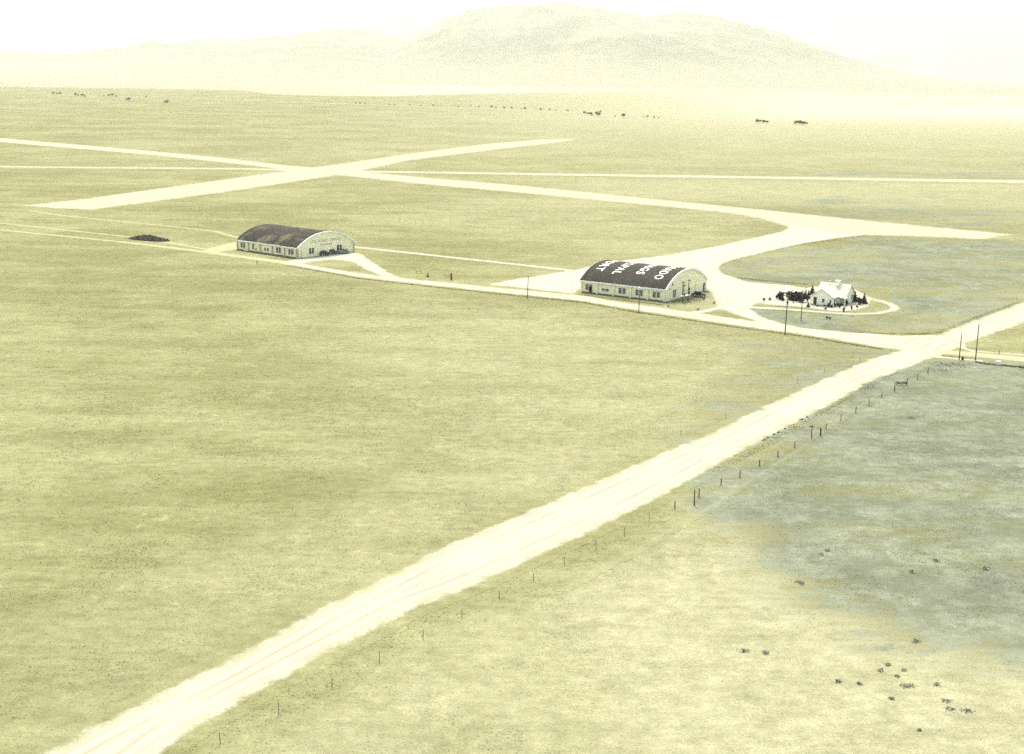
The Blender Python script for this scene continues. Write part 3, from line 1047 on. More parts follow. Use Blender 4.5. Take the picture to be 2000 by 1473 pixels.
# rear wing: ridge at right angles, its gable ends to left and right
def cross_block(x0, x1, y0, y1, e, p, oh=0.35, th=0.14):
    ym = (y0 + y1) / 2
    sl = (p - e) / (ym - y0)
    v = [(x, y, z) for x in (x0, x1) for (y, z) in ((y0, 0), (y1, 0), (y1, e), (ym, p), (y0, e))]
    f = [(0, 1, 2, 3, 4), (9, 8, 7, 6, 5)] + [(i, 5 + i, 5 + (i + 1) % 5, (i + 1) % 5) for i in range(5)]
    MB().add(v, f).build('wall', M['housewhite'], house)
    pr = [(y0 - oh, e - oh * sl), (ym, p), (y1 + oh, e - oh * sl), (y1 + oh, e - oh * sl + th), (ym, p + th), (y0 - oh, e - oh * sl + th)]
    v = [(x, y, z + .004) for x in (x0 - oh, x1 + oh) for (y, z) in pr]
    f = [tuple(range(6)), tuple(range(11, 5, -1))] + [(i, 6 + i, 6 + (i + 1) % 6, (i + 1) % 6) for i in range(6)]
    return MB().add(v, f).build('roof', M['houseroof'], house)


rf = cross_block(-0.4, HWID + 1.3, HDEP + 0.31, HDEP + 6.6, HE + 0.1, HP + 0.5)
chx, chy = 4.3, HDEP + 3.1
MB().box(chx - 0.5, chx + 0.5, chy - 0.45, chy + 0.45, HP - 0.6, HP + 1.35).build('chimney', M['housewhite'], house)
MB().box(chx - 0.7, chx + 0.7, chy - 0.55, chy + 0.55, HP + 1.353, HP + 1.5).build('chimney_cap', M['housewhite'], house)
MB().tube((2.0, HDEP + 2.9, HP - 0.4), (2.0, HDEP + 2.9, HP + 1.4), 0.13, 0.13, 8).build('vent_pipe', M['frame'], house)
hf = lambda a, o, z: (a, -o, z)
hr = lambda a, o, z: (HWID + o, a, z)
hr2 = lambda a, o, z: (HWID + 1.3 + o, a, z)
fr = MB()
d_ = MB().box(0.95, 1.85, -0.06, -0.003, 0.12, 2.15).build('door', M['glass'], house)
MB().box(0.83, 0.947, -0.08, -0.004, 0.0, 2.27).build('door_frame', M['housewhite'], house)
MB().box(1.853, 1.97, -0.08, -0.004, 0.0, 2.27).build('door_frame', M['housewhite'], house)
window(house, hf, 3.7, 1.4, 0.55, 0.95, 1, 2)
window(house, hf, 5.75, 1.35, 0.4, 0.9, 1, 2)
for a in (0.9, 2.3): window(house, hr, a, 1.45, 0.75, 1.2, 1, 2)
MB().box(-0.03, HWID + 0.03, -0.05, -0.003, 0, 0.16).build('dark_base', M['dark_base'], house)
# corner porch in the angle between the wings
pr = MB()
v = [(HWID + 0.36, 3.2, 2.12), (HWID + 2.2, 3.2, 1.98), (HWID + 2.2, HDEP - 0.06, 2.05), (HWID + 0.36, HDEP - 0.06, 2.2)]
pr.add(v + [(x, y, z + 0.12) for x, y, z in v], [(3, 2, 1, 0), (4, 5, 6, 7), (0, 1, 5, 4), (1, 2, 6, 5), (2, 3, 7, 6), (3, 0, 4, 7)])
pr.build('porch_roof', M['houseroof'], house)
for y in (3.35, 5.3):
    MB().box(HWID + 1.95, HWID + 2.13, y - 0.09, y + 0.09, 0, 1.97).build('porch_post', M['housewhite'], house)
window(house, hr2, HDEP + 1.9, 1.5, 0.7, 1.2, 1, 2)
window(house, hr2, HDEP + 4.9, 1.5, 0.7, 1.2, 1, 2)

# yard planting, each where the photograph has it
YG = 'shrubs and young trees round the white house'
for px, w, h, lab, sd in [
    ((1492, 588.5), 0.95, 1.0, 'small round shrub at the far left tip of the house yard', 1),
    ((1503.5, 587), 1.0, 0.95, 'second round shrub from the left tip of the house yard', 2),
    ((1524, 585), 2.1, 2.3, 'medium dark shrub just left of the big dark clump', 3),
    ((1528, 588), 1.5, 1.3, 'lower dark shrub in front of the medium shrub left of the clump', 4),
    ((1544, 586), 3.2, 2.7, 'left half of the big dark shrub clump beside the house', 5),
    ((1555, 587), 2.8, 2.7, 'middle shrub of the big dark clump beside the house', 6),
    ((1565, 590), 3.3, 2.9, 'right half of the big dark shrub clump by the front door', 7),
    ((1538, 594.5), 1.0, 1.0, 'round shrub at the yard edge in front of the dark clump', 8),
    ((1577, 590), 0.8, 1.0, 'narrow shrub against the house wall left of its front door', 9),
    ((1610, 598), 0.9, 0.4, 'low shrub at the foot of the front gable wall', 10),
    ((1619, 600), 1.1, 1.3, 'pointed dark shrub at the right corner of the front gable', 11),
    ((1623.5, 601), 1.1, 0.8, 'low dark shrub touching the corner shrub of the gable', 12),
    ((1612, 605.5), 0.75, 0.8, 'small shrub standing alone before the front gable wall', 13),
    ((1630, 598.5), 0.9, 1.1, 'small shrub under the first side window of the house', 14),
    ((1635, 596.5), 1.5, 0.7, 'low spreading shrub by the side wall near the porch', 15),
    ((1639.5, 602), 0.95, 1.3, 'upright shrub before the porch of the house', 16),
    ((1648, 609), 0.9, 1.4, 'upright oval shrub nearest the curved driveway', 17),
    ((1653, 596.5), 1.1, 1.7, 'tall dark shrub at the porch corner', 18),
    ((1663, 605), 0.7, 1.2, 'thin small shrub right of the oval shrub', 19),
    ((1674, 601), 0.8, 0.7, 'tiny shrub between the thin shrub and the broad end shrub', 21),
    ((1643, 597), 0.9, 0.8, 'low shrub against the porch front', 22),
    ((1596, 599), 0.7, 0.5, 'tiny shrub right of the front door step', 23),
    ((1517, 583), 1.2, 1.1, 'small dark shrub left behind the medium shrub', 24),
    ((1550, 591), 1.4, 1.2, 'low front shrub under the left half of the clump', 25),
    ((1680, 595), 2.3, 2.0, 'broad dark shrub at the right end of the yard', 20),
]:
    bush(px, w, h, lab, 40 + sd, group=YG, n=150 if w < 2 else 420, lumps=5 if w < 2 else 9)
for px, w, h, lab, sd, ln in [
    ((1572, 584), 1.4, 2.9, 'slim leaning conifer behind the dark clump', 1, 0.12),
    ((1579, 583), 1.6, 2.5, 'slim conifer between the clump and the gable roof', 2, 0.04),
    ((1586, 577), 1.9, 3.2, 'conifer rising behind the left slope of the house roof', 3, 0.05),
    ((1578.5, 600), 0.95, 1.5, 'little cone shaped conifer before the front door', 4, 0),
    ((1669.5, 589), 1.9, 3.0, 'dark conifer beside the right end of the house', 5, 0),
    ((1687.5, 593), 1.8, 3.1, 'dark conifer furthest right in the house yard', 6, 0),
]:
    conifer(px, w, h, lab, 90 + sd, YG, ln)
bush((1615, 623), 0.9, 0.8, 'black low bush on the grass between driveway and lane', 70, n=150)
bush((1620.5, 623.5), 0.85, 0.65, 'smaller black bush touching the low one below the driveway', 71, n=120)
bush((1153.5, 573), 1.4, 2.2, 'dark bush against the hangar wall right of its leftmost window', 72, n=260)
for px, w, h, lab, sd in [((1375, 586), 1.0, .8, 'small bush near the right corner of the lettered hangar gable', 1), ((1395, 594), .9, .7, 'small bush at the apron edge right of the lettered hangar', 2),
                          ((1363, 606), 1.1, .6, 'low bush near the lane below the lettered hangar gable', 3), ((1305, 599.5), .7, .7, 'low bush beside the white marker post', 4),
                          ((1352, 578), .8, 1.0, 'bush between the transformer poles and the parked car', 5)]:
    bush(px, w, h, lab, 300 + sd, n=110, mat='sage')


# ------------------------------------------------------------------ poles
def pole(px, h, label, arms=(), r=0.13, mat='wood', lean=0.0, cat='utility pole', name='utility_pole', box=None, group='utility poles along the lane'):
    x, y = gp(*px)
    root = empty(name, (x, y, 0), R(-34))
    tag(root, label, cat, group)
    MB().tube((0, 0, -0.3), (lean * h, 0, h), r, r * 0.62, 8).build('shaft', M[mat], root)
    for z, w in arms:
        a = MB().box(lean * z - w / 2, lean * z + w / 2, -0.22, -0.10, z - 0.08, z + 0.08).build('crossarm', M['wood'], root)
        for k in (-0.45, -0.2, 0.2, 0.45):
            MB().tube((lean * z + k * w, -0.16, z + 0.081), (lean * z + k * w, -0.16, z + 0.24), 0.05, 0.03, 6).build('insulator', M['frame'], a)
    if box:
        z, s = box
        MB().box(lean * z - s, lean * z + s, -0.45, -0.12, z - s, z + s).build('lamp_box', M['white'], root)
    return root


pole((1030, 583), 6.2, 'thin dark pole by the lane left of the lettered hangar', r=0.12, lean=0.03)
pole((1247.5, 612), 7.0, 'thin dark pole with pale lamp box in front of the lettered hangar', r=0.12, box=(6.6, 0.30), lean=0.015)
pole((1533, 654), 10.6, 'tall pole with crossarm in front of the house clump', [(10.2, 1.9), (9.5, 1.5)], r=0.15, lean=0.02)
pole((1564.5, 627), 7.6, 'plain pole on the grass below the house', r=0.12)
pole((1873, 703), 6.0, 'left pole of the pair by the side road junction', r=0.12, lean=0.02)
pole((1905, 704.5), 8.2, 'taller right pole of the pair by the side road junction', r=0.14, lean=0.01)
pole((1746, 586), 4.4, 'slim white pole standing in the field right of the house', r=0.09, mat='white', cat='pole', name='marker_pole', group=None)
pole((1118.5, 572), 3.6, 'thin grey post at the left end of the lettered hangar', r=0.05, mat='greypost', cat='post', name='marker_post', group=None)
pole((1309.3, 600), 1.5, 'short white post by the grass corner of the lettered hangar', r=0.09, mat='white', cat='post', name='marker_post', group=None)
pole((502, 515), 0.9, 'short dark post beside the lane below the worn roofed hangar', r=0.18, cat='post', name='marker_post', group=None, mat='post')

# transformer platform at the gable: two poles, crossarms, platform, drums
pa_, pb_ = gp(1332.4, 591), gp(1343.6, 589.2)
tp = empty('transformer_platform', (pa_[0], pa_[1], 0), math.atan2(pb_[1] - pa_[1], pb_[0] - pa_[0]))
tag(tp, 'two pole transformer platform standing before the lettered hangar gable', 'utility poles')
PD = math.hypot(pb_[0] - pa_[0], pb_[1] - pa_[1])
for k, x in enumerate((0.0, PD)):
    MB().tube((x, 0, -0.3), (x + 0.06, 0, 5.9 + 0.3 * k), 0.13, 0.09, 8).build('pole', M['wood'], tp)
    c = MB().box(x - 0.75, x + 0.75, -0.2, -0.1, 5.45 + 0.3 * k, 5.6 + 0.3 * k).build('crossarm', M['wood'], tp)
    for q in (-0.6, -0.25, 0.25, 0.6):
        MB().tube((x + q, -0.15, 5.601 + .3 * k), (x + q, -0.15, 5.76 + .3 * k), 0.05, 0.03, 6).build('insulator', M['frame'], c)
MB().box(-0.5, PD + 0.4, -0.42, 0.38, 1.72, 1.86).build('platform', M['frame'], tp)
for x, z0, z1, r in ((-0.15, 3.1, 3.8, .22), (PD + 0.02, 3.2, 3.9, .21), (PD - 0.05, 2.2, 3.0, .24), (0.42, 1.862, 2.6, .27)):
    MB().tube((x, -0.32, z0), (x, -0.32, z1), r, r, 10).build('transformer', M['metal'], tp)
for x in (-0.05, 0.45):
    MB().tube((x, -0.28, 4.4), (x, -0.28, 4.85), 0.16, 0.13, 8).build('switch', M['metal'], tp)

# ------------------------------------------------------------------ fences and roadside posts
PH_MESH = MB().tube((0, 0, -0.2), (0.02, 0, 1.25), 0.085, 0.07, 6).mesh('fence_post')
PG_MESH = MB().tube((0, 0, -0.2), (0.03, 0, 1.15), 0.05, 0.045, 6).mesh('fence_post')


def fence(pxs, label, me, mat, wires=(0.45, 0.8, 1.1)):
    pts = [gp(*p) for p in pxs]
    root = empty('wire_fence', (*pts[0], 0))
    tag(root, label, 'fence')
    me.materials.clear()
    me.materials.append(M[mat])
    for i, (x, y) in enumerate(pts):
        o = link_mesh('fence_post', me, None, root, (x - pts[0][0], y - pts[0][1], 0), (random.uniform(-.04, .04), random.uniform(-.04, .04), random.random()))
        o.scale = (1, 1, random.uniform(.85, 1.15))
    for z in wires:
        w = MB()
        for a, b in zip(pts[:-1], pts[1:]):
            p, q = Vector((a[0] - pts[0][0], a[1] - pts[0][1], z)), Vector((b[0] - pts[0][0], b[1] - pts[0][1], z))
            m_ = (p + q) / 2 - Vector((0, 0, 0.05))
            w.tube(p, m_, 0.006, 0.006, 4).tube(m_, q, 0.006, 0.006, 4)
        w.build('wire', M['wire'], root)
    return root


fence([(1812, 731), (1792, 742), (1771, 752), (1722, 776), (1697, 793), (1671, 807), (1642, 823), (1613, 839), (1603, 851), (1552, 875), (1519, 893), (1483, 911), (1445, 933), (1408, 948), (1365, 972), (1318, 994)],
      'wire fence of dark posts along the grey green field beside the dirt road', PH_MESH, 'post')
fence([(1318, 994), (1268, 1020), (1219, 1045), (1164, 1071), (1102, 1102), (1042, 1134), (975, 1168), (902, 1206), (826, 1247), (741, 1292), (648, 1342), (544, 1394), (430, 1452)],
      'wire fence of thin pale posts along the near right side of the dirt road', PG_MESH, 'greypost')
fence([(1740, 690), (1680, 707), (1610, 727), (1557, 749), (1505, 785), (1417, 817), (1330, 850)], 'sparse faint fence on the left side of the dirt road', PG_MESH.copy(), 'greypost')
for px, h, lab, arms in [((1747, 765), 2.1, 'dark stub pole by the fence near the road junction', ()), ((1585, 857), 2.6, 'dark stub pole with short crossarm beside the fence', ((2.2, 0.9),)),
                         ((1356, 987), 2.4, 'dark stub pole nearest the camera beside the fence', ()), ((1602, 852), 1.5, 'short leaning stub just right of the crossarm pole', ())]:
    pole(px, h, lab, arms, r=0.11, mat='post', cat='post', name='stub_pole', group='stub poles along the fence', lean=-0.02)
gx, gy = gp(1761, 752)
gt = empty('gate', (gx, gy, 0), R(10))
tag(gt, 'low dark gate of two rails in the fence near the junction', 'gate')
for z in (0.3, 0.58): MB().box(-1.0, 1.0, -0.04, 0.04, z - 0.09, z + 0.09).build('rail', M['post'], gt)
for x in (-1.08, 1.08): MB().box(x - 0.07, x + 0.07, -0.06, 0.06, -0.1, 0.8).build('gate_post', M['post'], gt)
# culvert wall, drum, little post near the side road
x, y = gp(1950, 713)
cw = empty('headwall', (x, y, 0), R(-20))
tag(cw, 'small white culvert headwall block beside the side road', 'headwall')
MB().box(-0.42, 0.42, -0.16, 0.16, -0.1, 0.78).build('block', M['white'], cw, bevel=0.03)
MB().box(-0.5, 0.5, -0.2, 0.2, 0.783, 0.88).build('coping', M['white'], cw)
x, y = gp(1880, 703.5)
dr = empty('drum', (x, y, 0))
tag(dr, 'small dark drum at the foot of the left junction pole', 'drum')
MB().tube((0, 0, 0), (0, 0, 0.75), 0.27, 0.27, 12).build('barrel', M['metal'], dr)
MB().tube((0, 0, 0.752), (0, 0, 0.8), 0.29, 0.29, 12).build('lid', M['metal'], dr)
pole((1951, 692), 0.95, 'short dark post across the side road from the headwall', r=0.1, mat='post', cat='post', name='marker_post', group=None)

# marker posts and frames on the grass between the hangars
for px, h, w, lab in [((881.5, 546.5), 1.9, 0.42, 'dark upright box post between the hangars'), ((835.5, 541), 1.3, 0.5, 'dark pointed stump left of the upright box post')]:
    x, y = gp(*px)
    rt_ = empty('box_post', (x, y, 0), R(-34))
    tag(rt_, lab, 'post')
    if h > 1.5:
        MB().box(-w / 2, w / 2, -w / 2, w / 2, 0, h).build('box', M['dark_base'], rt_)
        MB().box(-w / 2 - .06, w / 2 + .06, -w / 2 - .06, w / 2 + .06, h + .003, h + .1).build('cap', M['dark_base'], rt_)
    else:
        MB().tube((0, 0, 0), (0.05, 0, h), w * .55, w * .2, 7).build('stump', M['wood'], rt_)
        MB().box(-0.7, 0.5, -0.2, 0.2, 0.003, 0.25).build('sill', M['wood'], rt_)
for px, lab in [((872.5, 541), 'low timber trestle left of the upright box post'), ((818, 533.5), 'low timber trestle left of the pointed stump')]:
    x, y = gp(*px)
    rt_ = empty('trestle', (x, y, 0), 0)
    tag(rt_, lab, 'trestle', 'timber trestles on the grass between the hangars')
    MB().box(-0.9, 0.9, -0.25, 0.25, 0.9, 1.02).build('top', M['greypost'], rt_)
    MB().box(-0.8, 0.8, -0.1, 0.1, 0.4, 0.5).build('rail', M['greypost'], rt_)
    for a in (-.75, .75):
        MB().box(a - .05, a + .05, -.2, .2, 0, 0.897).build('leg', M['greypost'], rt_)

# ------------------------------------------------------------------ dark heap
def heap():
    a, b = gp(250, 466), gp(328, 473)
    L = math.hypot(b[0] - a[0], b[1] - a[1])
    root = empty('earth_heap', ((a[0] + b[0]) / 2, (a[1] + b[1]) / 2 + 1.5, 0), math.atan2(b[1] - a[1], b[0] - a[0]))
    tag(root, 'long lumpy black heap beside the lane at the far left', 'heap')
    nx, ny = 70, 26
    xs, ys = np.linspace(-L / 2, L / 2, nx), np.linspace(-3.6, 3.6, ny)
    X, Y = np.meshgrid(xs, ys)
    e = np.clip(1 - (np.abs(X) / (L / 2)) ** 2.6 - (Y / 3.6) ** 2, 0, 1)
    Z = e ** 0.75 * (1.15 + 1.1 * (fbm(X / 2.3 + 4, Y / 2.3 + 2, 4) - 0.4)) * np.interp(X, [-L / 2, -L / 5, 0.1 * L, L / 2], [0.55, 1.0, 1.25, 0.8])
    Z = np.where(e > 0, Z, -0.2)
    idx = np.arange(nx * ny).reshape(ny, nx)
    q = np.stack([idx[:-1, :-1], idx[:-1, 1:], idx[1:, 1:], idx[1:, :-1]], -1).reshape(-1, 4)
    link_mesh('mound', np_mesh('mound', np.column_stack([X.ravel(), Y.ravel(), Z.ravel()]), q, 4, None, M['heap']), None, root)
    cl = MB()
    rng = random.Random(3)
    for _ in range(60):
        x, y = rng.uniform(-L / 2.1, L / 2.1), rng.uniform(-3.2, 2)
        i, j = int((y + 3.6) / 7.2 * (ny - 1)), int((x + L / 2) / L * (nx - 1))
        s = rng.uniform(.12, .4)
        z = max(Z[i, j], 0)
        cl.add([(x - s, y, z - .1), (x + s, y - s * .6, z), (x + s * .4, y + s, z), (x, y, z + s)], [(0, 1, 3), (1, 2, 3), (2, 0, 3), (0, 2, 1)])
    tag(cl.build('clods', M['heap'], root), kind='stuff')


heap()


# ------------------------------------------------------------------ cars of the 1930s
def wheel(root, x, y, r=0.36):
    s = 1 if y > 0 else -1
    t = MB().tube((x, y - 0.08, r), (x, y + 0.08, r), r, r, 16).build('wheel', M['tyre'], root)
    MB().tube((x, y + s * 0.082, r), (x, y + s * 0.10, r), r * .55, r * .5, 12).build('rim', M['chrome'], t)


def car(px, rz, body, label, fender='carblack'):
    x, y = gp(*px)
    root = empty('parked_car', (x, y, 0.02), rz)
    tag(root, label, 'car', 'old cars parked at the hangars')
    b = MB()
    b.prism([(-1.75, 0.48), (1.75, 0.48), (1.78, 0.78), (1.70, 1.05), (0.62, 1.12), (-1.55, 1.08), (-1.95, 0.85), (-1.9, 0.55)], -0.62, 0.62)
    b.build('body', M[body], root, bevel=0.06)
    k = MB()
    k.prism([(-1.50, 1.083), (0.55, 1.123), (0.34, 1.62), (0.10, 1.70), (-0.85, 1.68), (-1.25, 1.52)], -0.60, 0.60)
    cb = k.build('cabin', M[body], root, bevel=0.09)
    for s in (-1, 1):
        for x0, x1 in ((-1.05, -0.45), (-0.35, 0.22)):
            MB().box(x0, x1, s * 0.603 - 0.012, s * 0.603 + 0.012, 1.2, 1.55).build('window', M['glass'], cb)
    MB().add([(0.53, -0.5, 1.18), (0.53, 0.5, 1.18), (0.37, 0.5, 1.58), (0.37, -0.5, 1.58), (0.56, -0.5, 1.18), (0.56, 0.5, 1.18), (0.40, 0.5, 1.58), (0.40, -0.5, 1.58)],
             [(0, 1, 2, 3), (7, 6, 5, 4), (0, 4, 5, 1), (1, 5, 6, 2), (2, 6, 7, 3), (3, 7, 4, 0)]).build('windscreen', M['glass'], root)
    MB().box(-1.48, -1.42, -0.32, 0.32, 1.3, 1.5).build('rear_window', M['glass'], root)
    for sx in (-1.25, 1.25):
        for s in (-1, 1):
            o = [(sx + 0.52 * math.cos(t), 0.36 + 0.47 * math.sin(t)) for t in np.linspace(-0.1, math.pi + 0.1, 9)]
            i_ = [(sx + 0.44 * math.cos(t), 0.36 + 0.40 * math.sin(t)) for t in np.linspace(math.pi + 0.1, -0.1, 9)]
            n = 9
            y0, y1 = s * 0.63, s * 0.86
            v = [(a, y0, z) for a, z in o] + [(a, y1, z) for a, z in o] + [(a, y0, z) for a, z in i_[::-1]] + [(a, y1, z) for a, z in i_[::-1]]
            f = []
            for q in range(n - 1):
                f += [(q, q + 1, n + q + 1, n + q), (2 * n + q, 3 * n + q, 3 * n + q + 1, 2 * n + q + 1), (n + q, n + q + 1, 3 * n + q + 1, 3 * n + q), (q, 2 * n + q, 2 * n + q + 1, q + 1)]
            f += [(0, n, 3 * n, 2 * n), (n - 1, 3 * n - 1, 4 * n - 1, 2 * n - 1)]
            MB().add(v, f).build('fender', M[fender], root)
            wheel(root, sx, s * 0.74)
    for s in (-1, 1):
        MB().box(-0.75, 0.75, s * 0.74 - 0.11, s * 0.74 + 0.11, 0.36, 0.41).build('running_board', M[fender], root)
        MB().tube((1.74, s * 0.50, 0.95), (1.90, s * 0.50, 0.95), 0.11, 0.13, 10).build('headlight', M['chrome'], root)
    MB().box(1.79, 1.84, -0.34, 0.34, 0.52, 1.02).build('grille', M['chrome'], root)
    for x0 in (1.98, -2.12):
        MB().box(x0, x0 + 0.07, -0.72, 0.72, 0.42, 0.54).build('bumper', M['chrome'], root)
    return root


car((634.5, 499.2), R(35), 'carblack', 'black old car parked nearest the left corner of the worn hangar gable')
car((650.5, 496.6), R(38), 'carblack', 'black old car parked in the middle of the three at the gable', 'cargrey')
car((671, 495.6), R(-165), 'cargrey', 'pale grey old car parked rightmost of the three at the gable')
car((1366, 579.8), R(-18), 'carblack', 'black old car parked alone at the lettered hangar gable', 'cargrey')

# ------------------------------------------------------------------ prairie shrubs, stones
SG = 'dark sagebrush clumps on the near right ground'
for px, w, h, lab in [
    ((1452, 1272), 1.9, .5, 'elongated dark sagebrush, left one of the lone pair on bare sand'), ((1496, 1277), 1.5, .7, 'round dark sagebrush, right one of the lone pair on bare sand'),
    ((1734, 1299), 1.7, .6, 'dark sagebrush at the top of the loose group near the lower right corner'), ((1720, 1310), 1.6, .6, 'dark sagebrush just below the top one of the loose group'),
    ((1766, 1310), 1.1, .45, 'small sagebrush at the upper right of the loose group'), ((1752, 1322), 1.1, .4, 'small low sagebrush in the middle of the loose group'),
    ((1636, 1332), 1.7, .6, 'dark sagebrush furthest left of the loose group'), ((1678, 1336), 1.2, .45, 'small sagebrush second from the left of the loose group'),
    ((1770, 1341), 2.2, .7, 'largest dark sagebrush of the loose group'), ((1830, 1338), 1.4, .5, 'dark sagebrush furthest right of the loose group'),
    ((1740, 1365), 1.2, .45, 'lowest small sagebrush under the loose group'), ((1789, 1253), 2.0, .7, 'sagebrush standing apart above the loose group'),
    ((1848, 1369), 1.8, .4, 'thin sprawling sagebrush, upper one of the corner three'), ((1856, 1386), 2.0, .4, 'thin sprawling sagebrush, middle one of the corner three'),
    ((1892, 1389), 2.1, .45, 'thin sprawling sagebrush, right one of the corner three'), ((1796, 1427), .9, .4, 'tiny lone sagebrush near the lower edge'),
    ((1604, 1084), 1.3, .5, 'lower of two close sagebrush clumps on the grey green slope'), ((1616, 1076), 1.5, .6, 'upper of two close sagebrush clumps on the grey green slope'),
    ((1780, 1118), 1.8, .6, 'dark sagebrush in the middle of the grey green slope'), ((1564, 1139), 2.2, .6, 'broad sagebrush on the edge of grey green and sandy ground'),
    ((1828, 1096), 2.0, .6, 'sagebrush right of the middle one on the grey green slope'), ((1924, 1112), 2.4, .6, 'sagebrush furthest right on the grey green slope'),
    ((1778, 817), 2.2, .6, 'broad flat sagebrush alone high in the grey green field'),
]:
    bush(px, w * 0.75, h * 0.45, lab, sum(map(ord, lab)) % 9973, group=SG, mat='sage', n=64, name='sagebrush', cat='sagebrush', lumps=11)

ST_ME = []
for k in range(4):
    rng = random.Random(k)
    bm = bmesh.new()
    bmesh.ops.create_icosphere(bm, subdivisions=1, radius=0.22)
    for v in bm.verts: v.co = Vector((v.co.x * rng.uniform(.8, 1.4), v.co.y * rng.uniform(.8, 1.3), v.co.z * rng.uniform(.6, .9) + .1))
    me = bpy.data.meshes.new('stone')
    bm.to_mesh(me)
    bm.free()
    me.materials.append(M['stone'])
    ST_ME.append(me)
for i, (x, y) in enumerate([(1489, 861), (1492, 860), (1495, 858), (1499, 856), (1511, 849.5), (1514, 848), (1518, 846), (1521, 845), (1533, 838), (1545, 832), (1550, 830), (1562, 821), (1566, 820), (1576, 815), (1625, 789)]):
    gx_, gy_ = gp(x, y)
    o = link_mesh('stone', ST_ME[i % 4], None, None, (gx_, gy_, 0.02), (0, 0, i * 1.3))
    sc = random.uniform(.5, 1.05)
    o.scale = (sc, sc, sc)
    tag(o, 'dark stone in the broken row along the right shoulder of the dirt road', 'stone', 'dark stones along the right road shoulder')

# ------------------------------------------------------------------ far trees
FT = []
for k in range(4):
    rng = random.Random(20 + k)
    h = 7.0
    ll = [(rng.uniform(-1.6, 1.6), rng.uniform(-1.6, 1.6), h * rng.uniform(.45, .8), rng.uniform(1.3, 2.4), rng.uniform(1.3, 2.4), rng.uniform(1.0, 1.9)) for _ in range(7)]
    FT.append((leaf_cloud('crown', ll, 320, 0.42, 60 + k, M['farleaf']), MB().tube((0, 0, -.3), (0.1, 0, 4.6), .28, .12, 6).tube((0, 0, 2.4), (1.3, .4, 4.6), .14, .06, 5).tube((0, 0, 2.2), (-1.2, -.3, 4.4), .14, .06, 5).mesh('trunk')))
    FT[-1][1].materials.append(M['bark'])


def far_tree(px, s, label, group, k):
    x, y = gp(*px)
    z = float(ground_z(np.array([[x, y]]))[0])
    root = empty('tree', (x, y, z), k * 1.7)
    root.scale = (s * 1.15, s * 1.15, s)
    tag(root, label, 'tree', group)
    link_mesh('crown', FT[k % 4][0], None, root)
    link_mesh('trunk', FT[k % 4][1], None, root)


sets = [
    ('small dark tree of the far row on the left plain', 'far trees in a row on the left plain', 0.95, [(104, 185), (112, 186), (118, 185.5), (148, 188), (153, 188.5), (160, 190), (166, 190.5), (203, 189), (213, 189.5), (220, 189.5), (227, 190), (286, 191)]),
    ('lone small tree pair standing nearer than the far left row', 'pair of far trees before the left row', 1.1, [(248, 197), (252, 197.5)]),
    ('lone low tree pair right of the nearer pair on the left plain', 'low far trees right of the pair', 0.85, [(322, 202.5), (327, 203)]),
    ('small tree of the long thin line in the hazy middle distance', 'trees of the long thin far line', 0.55, [(690, 203), (704, 204), (716, 204), (760, 206), (775, 206), (800, 207.5), (822, 208), (845, 208.5), (900, 210), (918, 210), (938, 211), (955, 211.5), (972, 212),
        (988, 213), (1004, 213.5), (1018, 214), (1030, 214.5), (1042, 215), (1058, 216), (1072, 216.5), (1086, 217), (1102, 217), (1112, 217.5)]),
    ('tree of the small dark clump right of the middle on the far plain', 'trees of the far clump right of the middle', 0.75, [(1141, 224), (1147, 224.5), (1153, 226), (1157, 226.5), (1166, 226), (1169, 227.5), (1172, 221)]),
    ('lone bushy tree right of the far clump', 'lone far trees right of the clump', 0.85, [(1218, 230)]),
    ('low tree in the broken line right of the lone bushy tree', 'low trees of the broken far line', 0.5, [(1201, 229.5), (1256, 230), (1264, 230.5), (1277, 231), (1286, 231.5)]),
    ('tree of the left small clump by the far right pale road', 'trees of the left clump at far right', 0.7, [(1479, 241), (1484, 241), (1492, 241.5), (1499, 241.5)]),
    ('tree of the right dark clump by the far right pale road', 'trees of the right clump at far right', 0.75, [(1552, 243.5), (1556, 243.5), (1561, 244), (1566, 244.5), (1570, 245), (1575, 244.5)]),
]
q = 0
rngt = random.Random(12)
for lab, grp, s, pts in sets:
    for p in pts:
        j = 5.0 if 'thin far line' in grp else 0.6
        lb = lab
        if len(pts) > 3 and p is pts[0]: lb = 'leftmost ' + lab
        if len(pts) > 3 and p is pts[-1]: lb = 'rightmost ' + lab
        far_tree((p[0] + rngt.uniform(-j, j), p[1] + rngt.uniform(-.12, .12) * j), s * rngt.uniform(.55, 1.2), lb, grp, q)
        q += 1


